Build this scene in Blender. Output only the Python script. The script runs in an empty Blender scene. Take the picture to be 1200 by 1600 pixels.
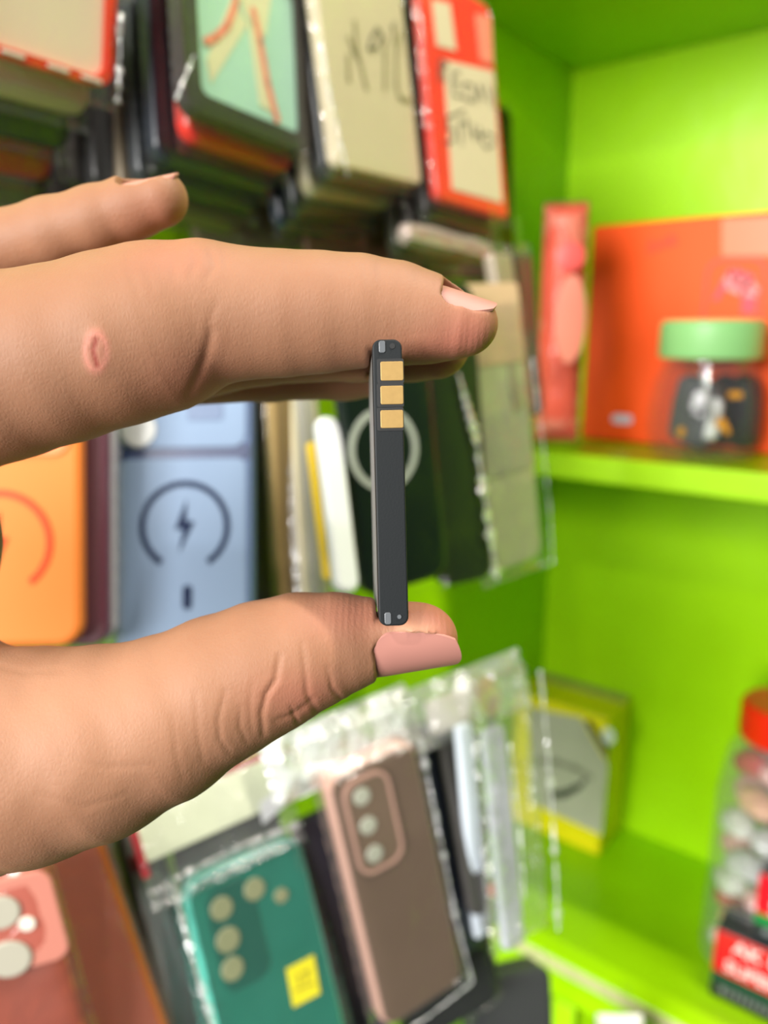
import bpy, bmesh, math, random
import numpy as np
from mathutils import Vector, Matrix, noise
from mathutils.bvhtree import BVHTree

random.seed(7)
SC = bpy.context.scene
COL = SC.collection
R = math.radians

# ------------------------------------------------------------------ camera frame
F = 1200.0                      # focal length in pixels of the 1200x1600 frame
PITCH = R(13.13)
YAW = R(37.9)
CAM = Vector((0, 0, 1.40))
cr = Vector((math.cos(YAW), math.sin(YAW), 0))
ch = Vector((-math.sin(YAW), math.cos(YAW), 0))
cf = ch * math.cos(PITCH) - Vector((0, 0, 1)) * math.sin(PITCH)
cu = ch * math.sin(PITCH) + Vector((0, 0, 1)) * math.cos(PITCH)

def ray(px, py):
    return cr * (px - 600) + cf * F + cu * (800 - py)

def P(px, py, d):
    return CAM + ray(px, py) * (d / F)

def hit(px, py, p0, n):
    r = ray(px, py)
    return CAM + r * ((p0 - CAM).dot(n) / r.dot(n))

def on_x(px, py, x): return hit(px, py, Vector((x, 0, 0)), Vector((1, 0, 0)))
def on_y(px, py, y): return hit(px, py, Vector((0, y, 0)), Vector((0, 1, 0)))
def on_z(px, py, z): return hit(px, py, Vector((0, 0, z)), Vector((0, 0, 1)))

def pose1(corners, d, yaw, tilt):
    """world matrix (x right, y into the wall, z up, origin at the centre) and size of a panel whose corners appear at these pixels"""
    y, t = R(yaw), R(tilt)
    n = Vector((math.cos(y) * math.cos(t), -math.sin(y) * math.cos(t), math.sin(t)))
    cx = sum(c[0] for c in corners) / 4; cy = sum(c[1] for c in corners) / 4
    p0 = P(cx, cy, d)
    q = [hit(c[0], c[1], p0, n) for c in corners]
    c = (q[0] + q[1] + q[2] + q[3]) / 4
    ex = (q[1] - q[0]) + (q[2] - q[3]); ez = (q[0] - q[3]) + (q[1] - q[2])
    w, h = ex.length / 2, ez.length / 2
    ez.normalize(); ex = (ex - ez * ex.dot(ez)).normalized()
    m = Matrix((ex, -n, ez)).transposed().to_4x4()
    m.translation = c
    return m, w, h

def pose(corners, d, yaw, tilt, loose=8):
    """the rectangle near this facing that fits the four corners best"""
    best = None
    for y in range(-loose, loose + 1, 2):
        for t in range(-14, 15, 2):
            if not -14 <= tilt + t <= 26: continue
            m, w, h = pose1(corners, d, yaw + y, tilt + t)
            e = abs(y) * .15 + abs(t) * .15
            for (sx, sz), c in zip(((-1, 1), (1, 1), (1, -1), (-1, -1)), corners):
                v = m @ Vector((sx * w / 2, 0, sz * h / 2)) - CAM; k = v.dot(cf)
                if k < .02: e += 999; break
                e += math.hypot(600 + F * v.dot(cr) / k - c[0], 800 - F * v.dot(cu) / k - c[1]) / 4
            if best is None or e < best[0]: best = (e, m, w, h)
    return best[1:]

# ------------------------------------------------------------------ materials
def lin(c):
    return tuple(((v / 255) / 12.92 if v / 255 <= .04045 else ((v / 255 + .055) / 1.055) ** 2.4) for v in c)

_mats = {}
def mat(name, rgb, rough=.5, metal=0, coat=0, mottle=0, mscale=30, bump=0, bscale=200, alpha=1, spec=.5, trans=0):
    if name in _mats: return _mats[name]
    m = bpy.data.materials.new(name); m.use_nodes = True
    nt = m.node_tree; b = nt.nodes['Principled BSDF']
    c = lin(rgb)
    b.inputs['Base Color'].default_value = (*c, 1)
    b.inputs['Roughness'].default_value = rough
    b.inputs['Metallic'].default_value = metal
    b.inputs['Coat Weight'].default_value = coat
    b.inputs['Coat Roughness'].default_value = .08
    b.inputs['Specular IOR Level'].default_value = spec
    b.inputs['Alpha'].default_value = alpha
    b.inputs['Transmission Weight'].default_value = trans
    tc = nt.nodes.new('ShaderNodeTexCoord')
    if mottle:
        n = nt.nodes.new('ShaderNodeTexNoise'); n.inputs['Scale'].default_value = mscale; n.inputs['Detail'].default_value = 5
        nt.links.new(tc.outputs['Object'], n.inputs['Vector'])
        mx = nt.nodes.new('ShaderNodeMix'); mx.data_type = 'RGBA'
        mx.inputs['A'].default_value = (*[v * (1 - mottle) for v in c], 1)
        mx.inputs['B'].default_value = (*[min(1, v * (1 + mottle) + mottle * .03) for v in c], 1)
        nt.links.new(n.outputs['Fac'], mx.inputs['Factor'])
        nt.links.new(mx.outputs['Result'], b.inputs['Base Color'])
    if bump:
        n2 = nt.nodes.new('ShaderNodeTexNoise'); n2.inputs['Scale'].default_value = bscale; n2.inputs['Detail'].default_value = 3
        nt.links.new(tc.outputs['Object'], n2.inputs['Vector'])
        bp = nt.nodes.new('ShaderNodeBump'); bp.inputs['Strength'].default_value = 1; bp.inputs['Distance'].default_value = bump
        nt.links.new(n2.outputs['Fac'], bp.inputs['Height']); nt.links.new(bp.outputs['Normal'], b.inputs['Normal'])
    _mats[name] = m
    return m

def film(name, tint=(255, 255, 255), haze=.02, gloss=.02, rough=.1, bump=.0012, scale=60, fres=.22):
    """thin clear wrapping: see-through, mirror-like at glancing angles, a little milky"""
    if name in _mats: return _mats[name]
    m = bpy.data.materials.new(name); m.use_nodes = True
    nt = m.node_tree; nt.nodes.clear()
    out = nt.nodes.new('ShaderNodeOutputMaterial')
    tr = nt.nodes.new('ShaderNodeBsdfTransparent'); tr.inputs['Color'].default_value = (*lin(tint), 1)
    gl = nt.nodes.new('ShaderNodeBsdfGlossy'); gl.inputs['Roughness'].default_value = rough
    df = nt.nodes.new('ShaderNodeBsdfDiffuse'); df.inputs['Color'].default_value = (.85, .87, .88, 1)
    tc = nt.nodes.new('ShaderNodeTexCoord')
    n = nt.nodes.new('ShaderNodeTexNoise'); n.inputs['Scale'].default_value = scale; n.inputs['Detail'].default_value = 4
    n.inputs['Distortion'].default_value = 1.2
    bp = nt.nodes.new('ShaderNodeBump'); bp.inputs['Distance'].default_value = bump; bp.inputs['Strength'].default_value = 1
    nt.links.new(tc.outputs['Object'], n.inputs['Vector'])
    nt.links.new(n.outputs['Fac'], bp.inputs['Height'])
    nt.links.new(bp.outputs['Normal'], gl.inputs['Normal'])
    lw = nt.nodes.new('ShaderNodeLayerWeight'); lw.inputs['Blend'].default_value = .35
    nt.links.new(bp.outputs['Normal'], lw.inputs['Normal'])
    mu = nt.nodes.new('ShaderNodeMath'); mu.operation = 'MULTIPLY_ADD'
    mu.inputs[1].default_value = fres; mu.inputs[2].default_value = gloss
    nt.links.new(lw.outputs['Fresnel'], mu.inputs[0])
    m1 = nt.nodes.new('ShaderNodeMixShader'); m1.inputs[0].default_value = haze
    nt.links.new(tr.outputs[0], m1.inputs[1]); nt.links.new(df.outputs[0], m1.inputs[2])
    m2 = nt.nodes.new('ShaderNodeMixShader')
    nt.links.new(mu.outputs[0], m2.inputs[0]); nt.links.new(m1.outputs[0], m2.inputs[1]); nt.links.new(gl.outputs[0], m2.inputs[2])
    nt.links.new(m2.outputs[0], out.inputs['Surface'])
    _mats[name] = m
    return m

GREEN = (160, 215, 0)
M_green = mat('green_paint', GREEN, rough=.32, mottle=.10, mscale=14, bump=.0006, bscale=35, coat=.03, spec=.25)
M_green_lip = mat('green_edge_paint', (176, 232, 14), rough=.35, mottle=.12, mscale=40)
M_film = film('clear_film')
M_film_dark = film('glossless_film', haze=0, gloss=.005, fres=.08)
M_film_milky = film('milky_film', haze=.34, gloss=.10, rough=.14, bump=.003, scale=45)
M_film_rose = film('rose_film', tint=(255, 214, 200), haze=.03, gloss=.01, fres=.06, bump=.003, scale=40)
M_black = mat('black_plastic', (34, 36, 40), rough=.4)
M_ink = mat('marker_ink', (84, 76, 60), rough=.7)
M_white = mat('white_card', (226, 222, 208), rough=.6, mottle=.05, mscale=25)
M_paper = mat('cream_card', (205, 192, 160), rough=.55, mottle=.06, mscale=18)

# ------------------------------------------------------------------ object helpers
def obj(name, bm, m, parent=None, smooth=True, matrix=None):
    me = bpy.data.meshes.new(name)
    if isinstance(bm, bmesh.types.BMesh):
        bmesh.ops.recalc_face_normals(bm, faces=bm.faces)
        bm.to_mesh(me); bm.free()
    else:
        me.from_pydata(bm[0], [], bm[1]); me.update()
    me.materials.append(m)
    if smooth:
        me.shade_smooth()
        try: me.set_sharp_from_angle(angle=R(22))
        except Exception: pass
    o = bpy.data.objects.new(name, me); COL.objects.link(o)
    if parent is not None: o.parent = parent
    if matrix is not None: o.matrix_world = matrix
    return o

def tag(o, label=None, cat=None, group=None, kind=None):
    if label: o['label'] = label
    if cat: o['category'] = cat
    if group: o['group'] = group
    if kind: o['kind'] = kind
    return o

def thing(name, label, cat, matrix, group=None):
    o = bpy.data.objects.new(name, None); COL.objects.link(o)
    o.empty_display_size = .02
    o.matrix_world = matrix
    return tag(o, label, cat, group)

def outline(w, h, r, cx=0, cz=0, n=6):
    r = min(r, w / 2 - 1e-5, h / 2 - 1e-5); pts = []
    for sx, sz, a0 in ((1, 1, 0), (-1, 1, 90), (-1, -1, 180), (1, -1, 270)):
        for k in range(n + 1):
            a = R(a0 + 90 * k / n)
            pts.append((cx + sx * (w / 2 - r) + r * math.cos(a), cz + sz * (h / 2 - r) + r * math.sin(a)))
    return pts

def prism(bm, layers, close=True):
    """layers: list of (y, [(x, z)...]) stacked from front to back"""
    rings = [[bm.verts.new((x, y, z)) for x, z in pts] for y, pts in layers]
    n = len(rings[0])
    for a, b in zip(rings, rings[1:]):
        for i in range(n):
            bm.faces.new((a[i], a[(i + 1) % n], b[(i + 1) % n], b[i]))
    if close:
        bm.faces.new(rings[0]); bm.faces.new(rings[-1][::-1])

def slab(bm, w, h, t, r=.006, bev=.0015, cx=0, cz=0, y0=0):
    bev = min(bev, t * .45, w * .3, h * .3)
    i = outline(w - 2 * bev, h - 2 * bev, max(r - bev, .0002), cx, cz)
    m = outline(w - .6 * bev, h - .6 * bev, max(r - .3 * bev, .0003), cx, cz)
    o = outline(w, h, r, cx, cz)
    prism(bm, [(y0, i), (y0 + bev * .3, m), (y0 + bev, o), (y0 + t - bev, o), (y0 + t - .3 * bev, m), (y0 + t, i)])

def frame(bm, w, h, bw, t, r=.006, cx=0, cz=0, y0=0):
    """a hollow rectangular rim of width bw"""
    o = outline(w, h, r, cx, cz); i = outline(w - 2 * bw, h - 2 * bw, max(r - bw * .6, .0008), cx, cz)
    n = len(o)
    V = lambda y, pts: [bm.verts.new((x, y, z)) for x, z in pts]
    a, b, c, d = V(y0, o), V(y0, i), V(y0 + t, i), V(y0 + t, o)
    for k in range(n):
        j = (k + 1) % n
        for p, q in ((a, b), (b, c), (c, d), (d, a)):
            bm.faces.new((p[k], p[j], q[j], q[k]))

def disc(bm, r, t, cx=0, cz=0, y0=0, n=28, rz=None):
    pts = [(cx + r * math.cos(2 * math.pi * k / n), cz + (rz or r) * math.sin(2 * math.pi * k / n)) for k in range(n)]
    pin = [(cx + (x - cx) * .93, cz + (z - cz) * .93) for x, z in pts]
    prism(bm, [(y0, pin), (y0 + t * .3, pts), (y0 + t, pts)])

def arc(bm, Rr, wd, t, a0, a1, cx=0, cz=0, y0=0, n=48):
    full = abs(a1 - a0) >= 359.9
    rows = []
    for k in range(n + (0 if full else 1)):
        a = R(a0 + (a1 - a0) * k / n); c, s = math.cos(a), math.sin(a)
        rows.append([bm.verts.new((cx + rr * c, y, cz + rr * s)) for rr, y in ((Rr - wd / 2, y0), (Rr + wd / 2, y0), (Rr + wd / 2, y0 + t), (Rr - wd / 2, y0 + t))])
    m = len(rows)
    for k in range(m if full else m - 1):
        p, q = rows[k], rows[(k + 1) % m]
        for e in range(4): bm.faces.new((p[e], p[(e + 1) % 4], q[(e + 1) % 4], q[e]))
    if not full:
        bm.faces.new(rows[0]); bm.faces.new(rows[-1][::-1])

def poly(bm, pts, t, y0=0):
    prism(bm, [(y0, pts), (y0 + t, pts)])

def box(bm, x0, x1, y0, y1, z0, z1, bev=0):
    v = [bm.verts.new(c) for c in ((x0, y0, z0), (x1, y0, z0), (x1, y1, z0), (x0, y1, z0), (x0, y0, z1), (x1, y0, z1), (x1, y1, z1), (x0, y1, z1))]
    fs = [bm.faces.new([v[i] for i in f]) for f in ((0, 1, 2, 3), (4, 7, 6, 5), (0, 4, 5, 1), (1, 5, 6, 2), (2, 6, 7, 3), (3, 7, 4, 0))]
    if bev:
        es = {e for f in fs for e in f.edges}
        bmesh.ops.bevel(bm, geom=list(es), offset=bev, segments=2, affect='EDGES', profile=.5)

def lathe(bm, prof, n=40, cap=True, mod=None):
    rings = []
    for r, z in prof:
        rings.append([bm.verts.new((r * math.cos(2 * math.pi * k / n) * (1 if not mod else mod(k, z)), r * math.sin(2 * math.pi * k / n) * (1 if not mod else mod(k, z)), z)) for k in range(n)])
    for a, b in zip(rings, rings[1:]):
        for i in range(n): bm.faces.new((a[i], a[(i + 1) % n], b[(i + 1) % n], b[i]))
    if cap:
        bm.faces.new(rings[0][::-1]); bm.faces.new(rings[-1])

def strokes(bm, lines, wd, y0, t=.0003):
    """pen strokes as thin raised ribbons; lines = polylines in local (x, z)"""
    for ln in lines:
        for (x0, z0), (x1, z1) in zip(ln, ln[1:]):
            dx, dz = x1 - x0, z1 - z0; L = math.hypot(dx, dz) or 1e-6
            nx, nz = -dz / L * wd / 2, dx / L * wd / 2
            ex, ez = dx / L * wd * .3, dz / L * wd * .3
            poly(bm, [(x0 + nx - ex, z0 + nz - ez), (x0 - nx - ex, z0 - nz - ez), (x1 - nx + ex, z1 - nz + ez), (x1 + nx + ex, z1 + nz + ez)], t, y0 - t)

def sleeve(w, h, t, puff=.003, crinkle=.0012, cz=0, nx=22, nz=36, seed=0, seam=.004, y0=0, freq=55):
    """a flat sealed plastic bag with crinkles and a flattened, rippled seam; encloses y0..y0+t"""
    bm = bmesh.new()
    def sheet(sgn):
        g = []
        for j in range(nz + 1):
            row = []
            for i in range(nx + 1):
                u, v = i / nx * 2 - 1, j / nz * 2 - 1
                x, z = u * w / 2, v * h / 2 + cz
                ed = min(w / 2 - abs(x), h / 2 - abs(z - cz))
                k = min(1, max(0, ed) / (seam * 2.2)) ** .6
                nn = noise.noise(Vector((x * freq + seed * 7.1, z * freq, sgn * 3.3))) + .6 * abs(noise.noise(Vector((x * freq * 2.6, z * freq * 2.2 + seed, sgn * 9))))
                half = (t / 2 + puff * (1 - u * u) * (1 - v * v)) * k
                yc = y0 + t / 2
                y = yc + sgn * (half + .00015) + crinkle * nn * (.35 + .65 * k) + (1 - k) * .0012 * math.sin(z * 900 + seed) * (1 if abs(u) > .9 else 0)
                row.append(bm.verts.new((x, y, z)))
            g.append(row)
        for j in range(nz):
            for i in range(nx):
                bm.faces.new((g[j][i], g[j][i + 1], g[j + 1][i + 1], g[j + 1][i]))
        return g
    a, b = sheet(-1), sheet(1)
    for g in (0,):
        ea = a[0] + [r[-1] for r in a[1:]] + a[-1][-2::-1] + [r[0] for r in a[-2:0:-1]]
        eb = b[0] + [r[-1] for r in b[1:]] + b[-1][-2::-1] + [r[0] for r in b[-2:0:-1]]
        n = len(ea)
        for k in range(n): bm.faces.new((ea[k], ea[(k + 1) % n], eb[(k + 1) % n], eb[k]))
    return bm

def B(fn, *a, **k):
    bm = bmesh.new(); fn(bm, *a, **k); return bm

def many(*calls):
    bm = bmesh.new()
    for fn, a, k in calls: fn(bm, *a, **k)
    return bm

# ------------------------------------------------------------------ setting: the painted cabinet
K = 1.14
KW = 1.178
WX = -.342 * KW                 # left panel
WY = .723 * KW                   # back panel
Z_TOP = 1.40 + .234 * KW
Z_MID = 1.40 - .088 * K
Z_LOW = 1.40 - .529 * K
SHELF_F = .535 * K              # front edge of the boards

o = obj('wall_left', B(box, WX - .02, WX, .02, WY + .02, .2, 2.0), M_green); tag(o, kind='structure')
o = obj('wall_back', B(box, WX, .75, WY, WY + .02, .2, 2.0), M_green); tag(o, kind='structure')

def shelf(name, label, z, t, front, lip=None):
    m = Matrix.Translation(Vector(((WX + .75) / 2, WY, z)))
    e = thing(name, label, 'shelf', m)
    hw = (.75 - WX) / 2 - .001
    obj('shelf_board', B(box, -hw, hw, front - WY, -.0005, -t, 0, .0015), M_green, e)
    return e, hw

e, hw = shelf('shelf_board_unit', 'green painted shelf forming the roof over the orange box, above it', Z_TOP + .022, .022, .53)
e, hw = shelf('shelf_board_unit', 'green shelf with bright lime front edge carrying the orange box and capped jar', Z_MID, .012, SHELF_F)
obj('front_edge', B(box, -hw, hw, SHELF_F - WY - .012, SHELF_F - WY, -.020, .0012, .002), M_green_lip, e)
e, hw = shelf('shelf_board_unit', 'green shelf lowest in the cabinet, under the yellow box and red battery boxes', Z_LOW, .016, SHELF_F)
obj('front_edge', B(box, -hw, hw, SHELF_F - WY - .022, SHELF_F - WY + .004, -.022, .022, .003), M_green, e)
M_worn = mat('worn_wood', (196, 196, 140), rough=.7, mottle=.25, mscale=60)
obj('worn_strip', B(box, -hw, hw, SHELF_F - WY - .0230, SHELF_F - WY - .0190, .008, .0205, .0006), M_worn, e)
px_post = on_y(888, 1560, SHELF_F - .006)
obj('support_post', B(box, px_post.x - (WX + .75) / 2 - .011, px_post.x - (WX + .75) / 2 + .011, SHELF_F - WY - .016, SHELF_F - WY + .004, -.25, -.030, .002), M_green_lip, e)

# ------------------------------------------------------------------ goods on the boards
# orange box
bx_y = .615 * K
a = on_y(915, 560, bx_y); topz = on_y(1060, 343, bx_y).z
bw, bh, bd = .30, topz - Z_MID - .001, .055
M_orange = mat('orange_print', (244, 80, 0), rough=.5, spec=.25, mottle=.05, mscale=10)
m = Matrix.Translation(Vector((a.x + bw / 2, bx_y, Z_MID + .0015 + bh / 2)))
e = thing('gift_box', 'big flat orange carton standing upright behind the mint-capped jar', 'box', m)
obj('carton', B(slab, bw, bh, bd, r=.002, bev=.0015), M_orange, e)
def bl(px, py):                 # pixel on the box front -> local x, z
    q = on_y(px, py, bx_y); return q.x - m.translation.x, q.z - m.translation.z
c0, c1 = bl(1105, 405), bl(1190, 500)
M_dor = mat('dark_orange_line', (168, 40, 2), rough=.5)
M_mag = mat('crimson_print', (196, 2, 40), rough=.45)
M_pk = mat('pale_pink_print', (240, 120, 120), rough=.45)
obj('printed_outline', B(frame, c1[0] - c0[0], .075, .0022, .0005, r=.012, cx=(c0[0] + c1[0]) / 2, cz=c0[1] - .0375, y0=-.0004), M_dor, e)
obj('printed_mark', many((poly, ([bl(1112, 470), bl(1122, 470), bl(1150, 425), bl(1140, 418)], .0005, -.0005), {}),
                         (poly, ([bl(1158, 490), bl(1180, 490), bl(1184, 452), bl(1160, 448)], .0005, -.0005), {}),
                         (poly, ([bl(1136, 452), bl(1160, 452), bl(1182, 432), bl(1150, 418)], .0004, -.00045), {})), M_mag, e)
obj('printed_script', B(strokes, [[bl(1135, 440), bl(1143, 428), bl(1150, 445), bl(1158, 432), bl(1166, 450), bl(1172, 438), bl(1182, 455)], [bl(1138, 448), bl(1160, 458), bl(1180, 460)]], .0045, -.0006), M_pk, e)
M_org_hi = mat('pale_orange_print', (246, 96, 28), rough=.4)
obj('printed_panel', B(poly, [bl(1128, 342), bl(1240, 336), bl(1240, 400), bl(1128, 400)], .0004, -.0004), M_org_hi, e)
obj('handwriting', B(strokes, [[bl(1012, 398), bl(1018, 372)], [bl(1022, 394), bl(1020, 380), bl(1030, 386), bl(1022, 394)], [bl(1034, 388), bl(1034, 374), bl(1041, 378), bl(1036, 384), bl(1043, 384)], [bl(1048, 384), bl(1046, 368), bl(1056, 370), bl(1048, 376), bl(1058, 380), bl(1048, 384)]], .0013, -.0005), M_dor, e)
M_lil = mat('lilac_print', (206, 200, 222), rough=.5)
obj('printed_badge', many((slab, (.020, .0085, .0006), dict(r=.004, bev=.0001, cx=bl(972, 655)[0], cz=bl(972, 655)[1], y0=-.0006))), M_lil, e)

# mint capped jar
jc = on_z(1102, 722, Z_MID + .001); jy = .575 * K
s = (jy - .0) / jc.y
jr = .0395
jx = on_y(1102, 640, jy).x
ztop = on_y(1110, 503, jy).z; zcap = on_y(1110, 562, jy).z
m = Matrix.Translation(Vector((jx, jy, Z_MID + .0015)))
e = thing('storage_jar', 'clear jar with mint green screw cap, packed with black gadgets', 'jar', m)
hz = zcap - Z_MID
jar_prof = [(.0005, 0), (jr * .9, 0), (jr * 1.0, .003), (jr * 1.12, .02), (jr * 1.12, hz * .5), (jr * 1.04, hz * .75), (jr * .9, hz * .93), (jr * .88, hz)]
obj('jar_body', B(lathe, jar_prof, cap=False), film('jar_plastic', haze=.03, gloss=.02, rough=.06, bump=.0004, scale=40), e)
M_mint = mat('mint_plastic', (140, 196, 124), rough=.4, coat=.2)
ch_ = ztop - zcap
obj('cap', B(lathe, [(jr * .98, hz), (jr * 1.0, hz + .002), (jr * 1.0, hz + ch_ * .86), (jr * .96, hz + ch_ * .97), (jr * .9, hz + ch_), (jr * .3, hz + ch_ + .0005)], n=96, mod=lambda k, z: 1 + .006 * (k % 2)), M_mint, e)
M_dk = mat('dark_grey_fabric', (78, 80, 84), rough=.6, mottle=.3, mscale=60)
M_amber = mat('amber_plastic', (226, 156, 22), rough=.4)
M_wht = mat('white_plastic', (222, 224, 226), rough=.35)
def in_jar(name, label, cat, bmf, mt, loc, rot):
    mm = Matrix.Translation(m.translation + Vector(loc)) @ Matrix.Rotation(R(rot[2]), 4, 'Z') @ Matrix.Rotation(R(rot[1]), 4, 'Y') @ Matrix.Rotation(R(rot[0]), 4, 'X')
    o = obj(name, bmf, mt, matrix=mm); tag(o, label, cat); return o
JJ = m.translation.copy()
cy_ = math.degrees(math.atan2(-JJ.x, JJ.y))     # about facing the viewer
def lumpy(w, h, t, seed, r=.012):
    bm = B(slab, w, h, t, r=r, bev=t * .4)
    bmesh.ops.subdivide_edges(bm, edges=bm.edges, cuts=1)
    for v in bm.verts:
        v.co += Vector((noise.noise(v.co * 60 + Vector((seed, 0, 0))), noise.noise(v.co * 60 + Vector((0, seed, 0))), noise.noise(v.co * 60 + Vector((0, 0, seed))))) * .0016
    return bm
o = in_jar('power_adapter', 'dark grey rounded gadget filling the left of the capped jar', 'adapter', lumpy(.044, .056, .022, 1), M_dk, (-.015, -.008, .036), (0, 10, -38))
obj('amber_button', B(disc, .0042, .002, cx=.004, cz=-.016, y0=-.0022), M_amber, o)
o = in_jar('power_adapter', 'black upright gadget with amber band at right inside the capped jar', 'adapter', lumpy(.030, .060, .020, 5), M_black, (.019, .012, .036), (0, -4, -38))
obj('amber_band', B(slab, .017, .0055, .001, r=.002, bev=.0003, cx=.001, cz=.014, y0=-.0012), M_amber, o)
o = in_jar('power_adapter', 'black flat gadget at the back of the capped jar, behind the white egg', 'adapter', lumpy(.030, .058, .012, 9), M_black, (.002, .024, .036), (0, 3, -38))
o = in_jar('earphone_case', 'white egg-shaped piece between the dark gadgets in the capped jar', 'earphone case', lumpy(.015, .034, .010, 3, r=.0075), M_wht, (.006, -.016, .032), (0, 8, -38))
o = in_jar('earphone_tip', 'small amber angular piece in front of the white egg in the capped jar', 'earphone tip', B(poly, [(-.006, -.002), (.001, .004), (.009, -.004), (.010, -.008), (.004, -.004)], .004), M_amber, (.017, -.023, .0305), (0, 0, -38))
bm = bmesh.new(); strokes(bm, [[(-.010, .024), (-.004, .010), (.003, -.006), (.006, -.012)]], .003, 0, .0028)
o = in_jar('charging_cable', 'thin grey cable running down inside the capped jar', 'cable', bm, mat('grey_cable', (170, 172, 172), rough=.4), (.010, -.0265, .046), (0, 0, -38))

# rose pouch left of the orange box
m, w, h = pose([(848, 305), (925, 318), (900, 692), (838, 694)], .60 * 1.02, 62, 2)
e = thing('gift_pouch', 'tall pinkish red plastic pouch leaning at the left end of the orange carton', 'pouch', m)
M_rose = mat('rose_print', (226, 124, 100), rough=.5, mottle=.2, mscale=22)
bm = sleeve(w * .97, h * .97, .012, puff=.006, crinkle=.002, seed=4, freq=40)
obj('pouch_body', bm, M_rose, e)
obj('clear_wrap', sleeve(w, h, .013, puff=.007, crinkle=.002, seed=9, freq=45), M_film_rose, e)
obj('red_logo', B(disc, .011, .0006, cx=.004, cz=h * .27, y0=-.0105), mat('coral_red', (226, 84, 76), rough=.4), e)
M_crm = mat('pale_rose_print', (228, 134, 108), rough=.5)
obj('pale_motif', B(disc, .012, .0006, cx=.006, cz=h * .02, y0=-.0113, rz=.034), M_crm, e)

# yellow box on the lowest board
by = .683 * K
p0 = on_z(935, 1338, Z_LOW + .001)
yb = p0.y
xr = p0.x
zt = on_y(960, 1128, yb).z
bh = zt - Z_LOW - .001; bw = .125; bd = WY - yb - .003
m = Matrix.Translation(Vector((xr - bw / 2, yb, Z_LOW + .0015 + bh / 2)))
e = thing('earphone_box', 'yellow carton with a grey face photo print on lowest shelf by the wall', 'box', m)
M_yel = mat('yellow_print', (232, 216, 0), rough=.4, mottle=.06, mscale=15)
obj('carton', B(slab, bw, bh, bd, r=.0015, bev=.001), M_yel, e)
def yl(px, py):
    q = on_y(px, py, yb); return q.x - m.translation.x, q.z - m.translation.z
M_gph = mat('grey_photo_print', (176, 172, 160), rough=.5, mottle=.12, mscale=30)
obj('photo_panel', B(poly, [yl(828, 1104), yl(862, 1112), yl(908, 1121), yl(950, 1195), yl(940, 1305), yl(860, 1268), yl(828, 1252)], .0006, -.0006), M_gph, e)
M_gdk = mat('dark_photo_print', (44, 48, 44), rough=.5)
obj('printed_strap', B(poly, [yl(914, 1126), yl(922, 1124), yl(952, 1170), yl(949, 1186)], .0004, -.0010), M_gdk, e)
obj('printed_eye', B(poly, [yl(858, 1236), yl(880, 1234), yl(908, 1222), yl(914, 1214), yl(917, 1218), yl(908, 1232), yl(885, 1246), yl(858, 1248)], .0004, -.0010), M_gdk, e)
M_gmd = mat('mid_photo_print', (128, 124, 112), rough=.5)
obj('photo_brow', B(strokes, [[yl(840, 1188), yl(870, 1190), yl(900, 1200), yl(924, 1215)]], .006, -.0006, .0003), M_gmd, e)
obj('white_dot', B(disc, .0075, .0006, cx=yl(951, 1150)[0], cz=yl(951, 1150)[1], y0=-.0012, rz=.010), M_wht, e)
obj('top_flap', B(box, -bw / 2 + .001, bw / 2 - .001, bd * .7, bd - .001, bh / 2 - .0002, bh / 2 + .0006), mat('tan_card', (186, 176, 104), rough=.6), e)

# clear jar with red lid (right edge) and the red battery cartons in front of it
jy = .640 * K
jx = on_y(1203, 1290, jy).x
zl0 = on_y(1190, 1140, jy).z; zl1 = on_y(1190, 1092, jy).z
m = Matrix.Translation(Vector((jx, jy, Z_LOW + .0015)))
e = thing('sweets_jar', 'clear plastic jar with red lid holding pink and white wrapped pieces', 'jar', m)
hz = zl0 - Z_LOW; r0 = .050
obj('jar_body', B(lathe, [(.001, 0), (r0 * .85, 0), (r0 * .98, .004), (r0 * .98, hz * .28), (r0 * .95, hz * .33), (r0 * .98, hz * .40), (r0 * .98, hz * .72), (r0 * .86, hz * .90), (r0 * .66, hz * .97), (r0 * .64, hz)], cap=False), film('jar_clear', haze=.08, gloss=.10, rough=.05, bump=.002, scale=35), e)
M_red = mat('red_plastic', (226, 26, 10), rough=.35, coat=.2)
lh = zl1 - zl0 + .004
obj('lid', B(lathe, [(r0 * .70, hz - .004), (r0 * .72, hz), (r0 * .72, hz - .004 + lh * .9), (r0 * .66, hz - .004 + lh), (.002, hz - .004 + lh)], n=80, mod=lambda k, z: 1 + .008 * (k % 2)), M_red, e)
cols = [('pink', (214, 160, 160)), ('white', (226, 226, 222)), ('silver', (190, 190, 190)), ('peach', (222, 170, 140)), ('crimson', (190, 60, 70))]
k = 0
spots = []
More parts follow.
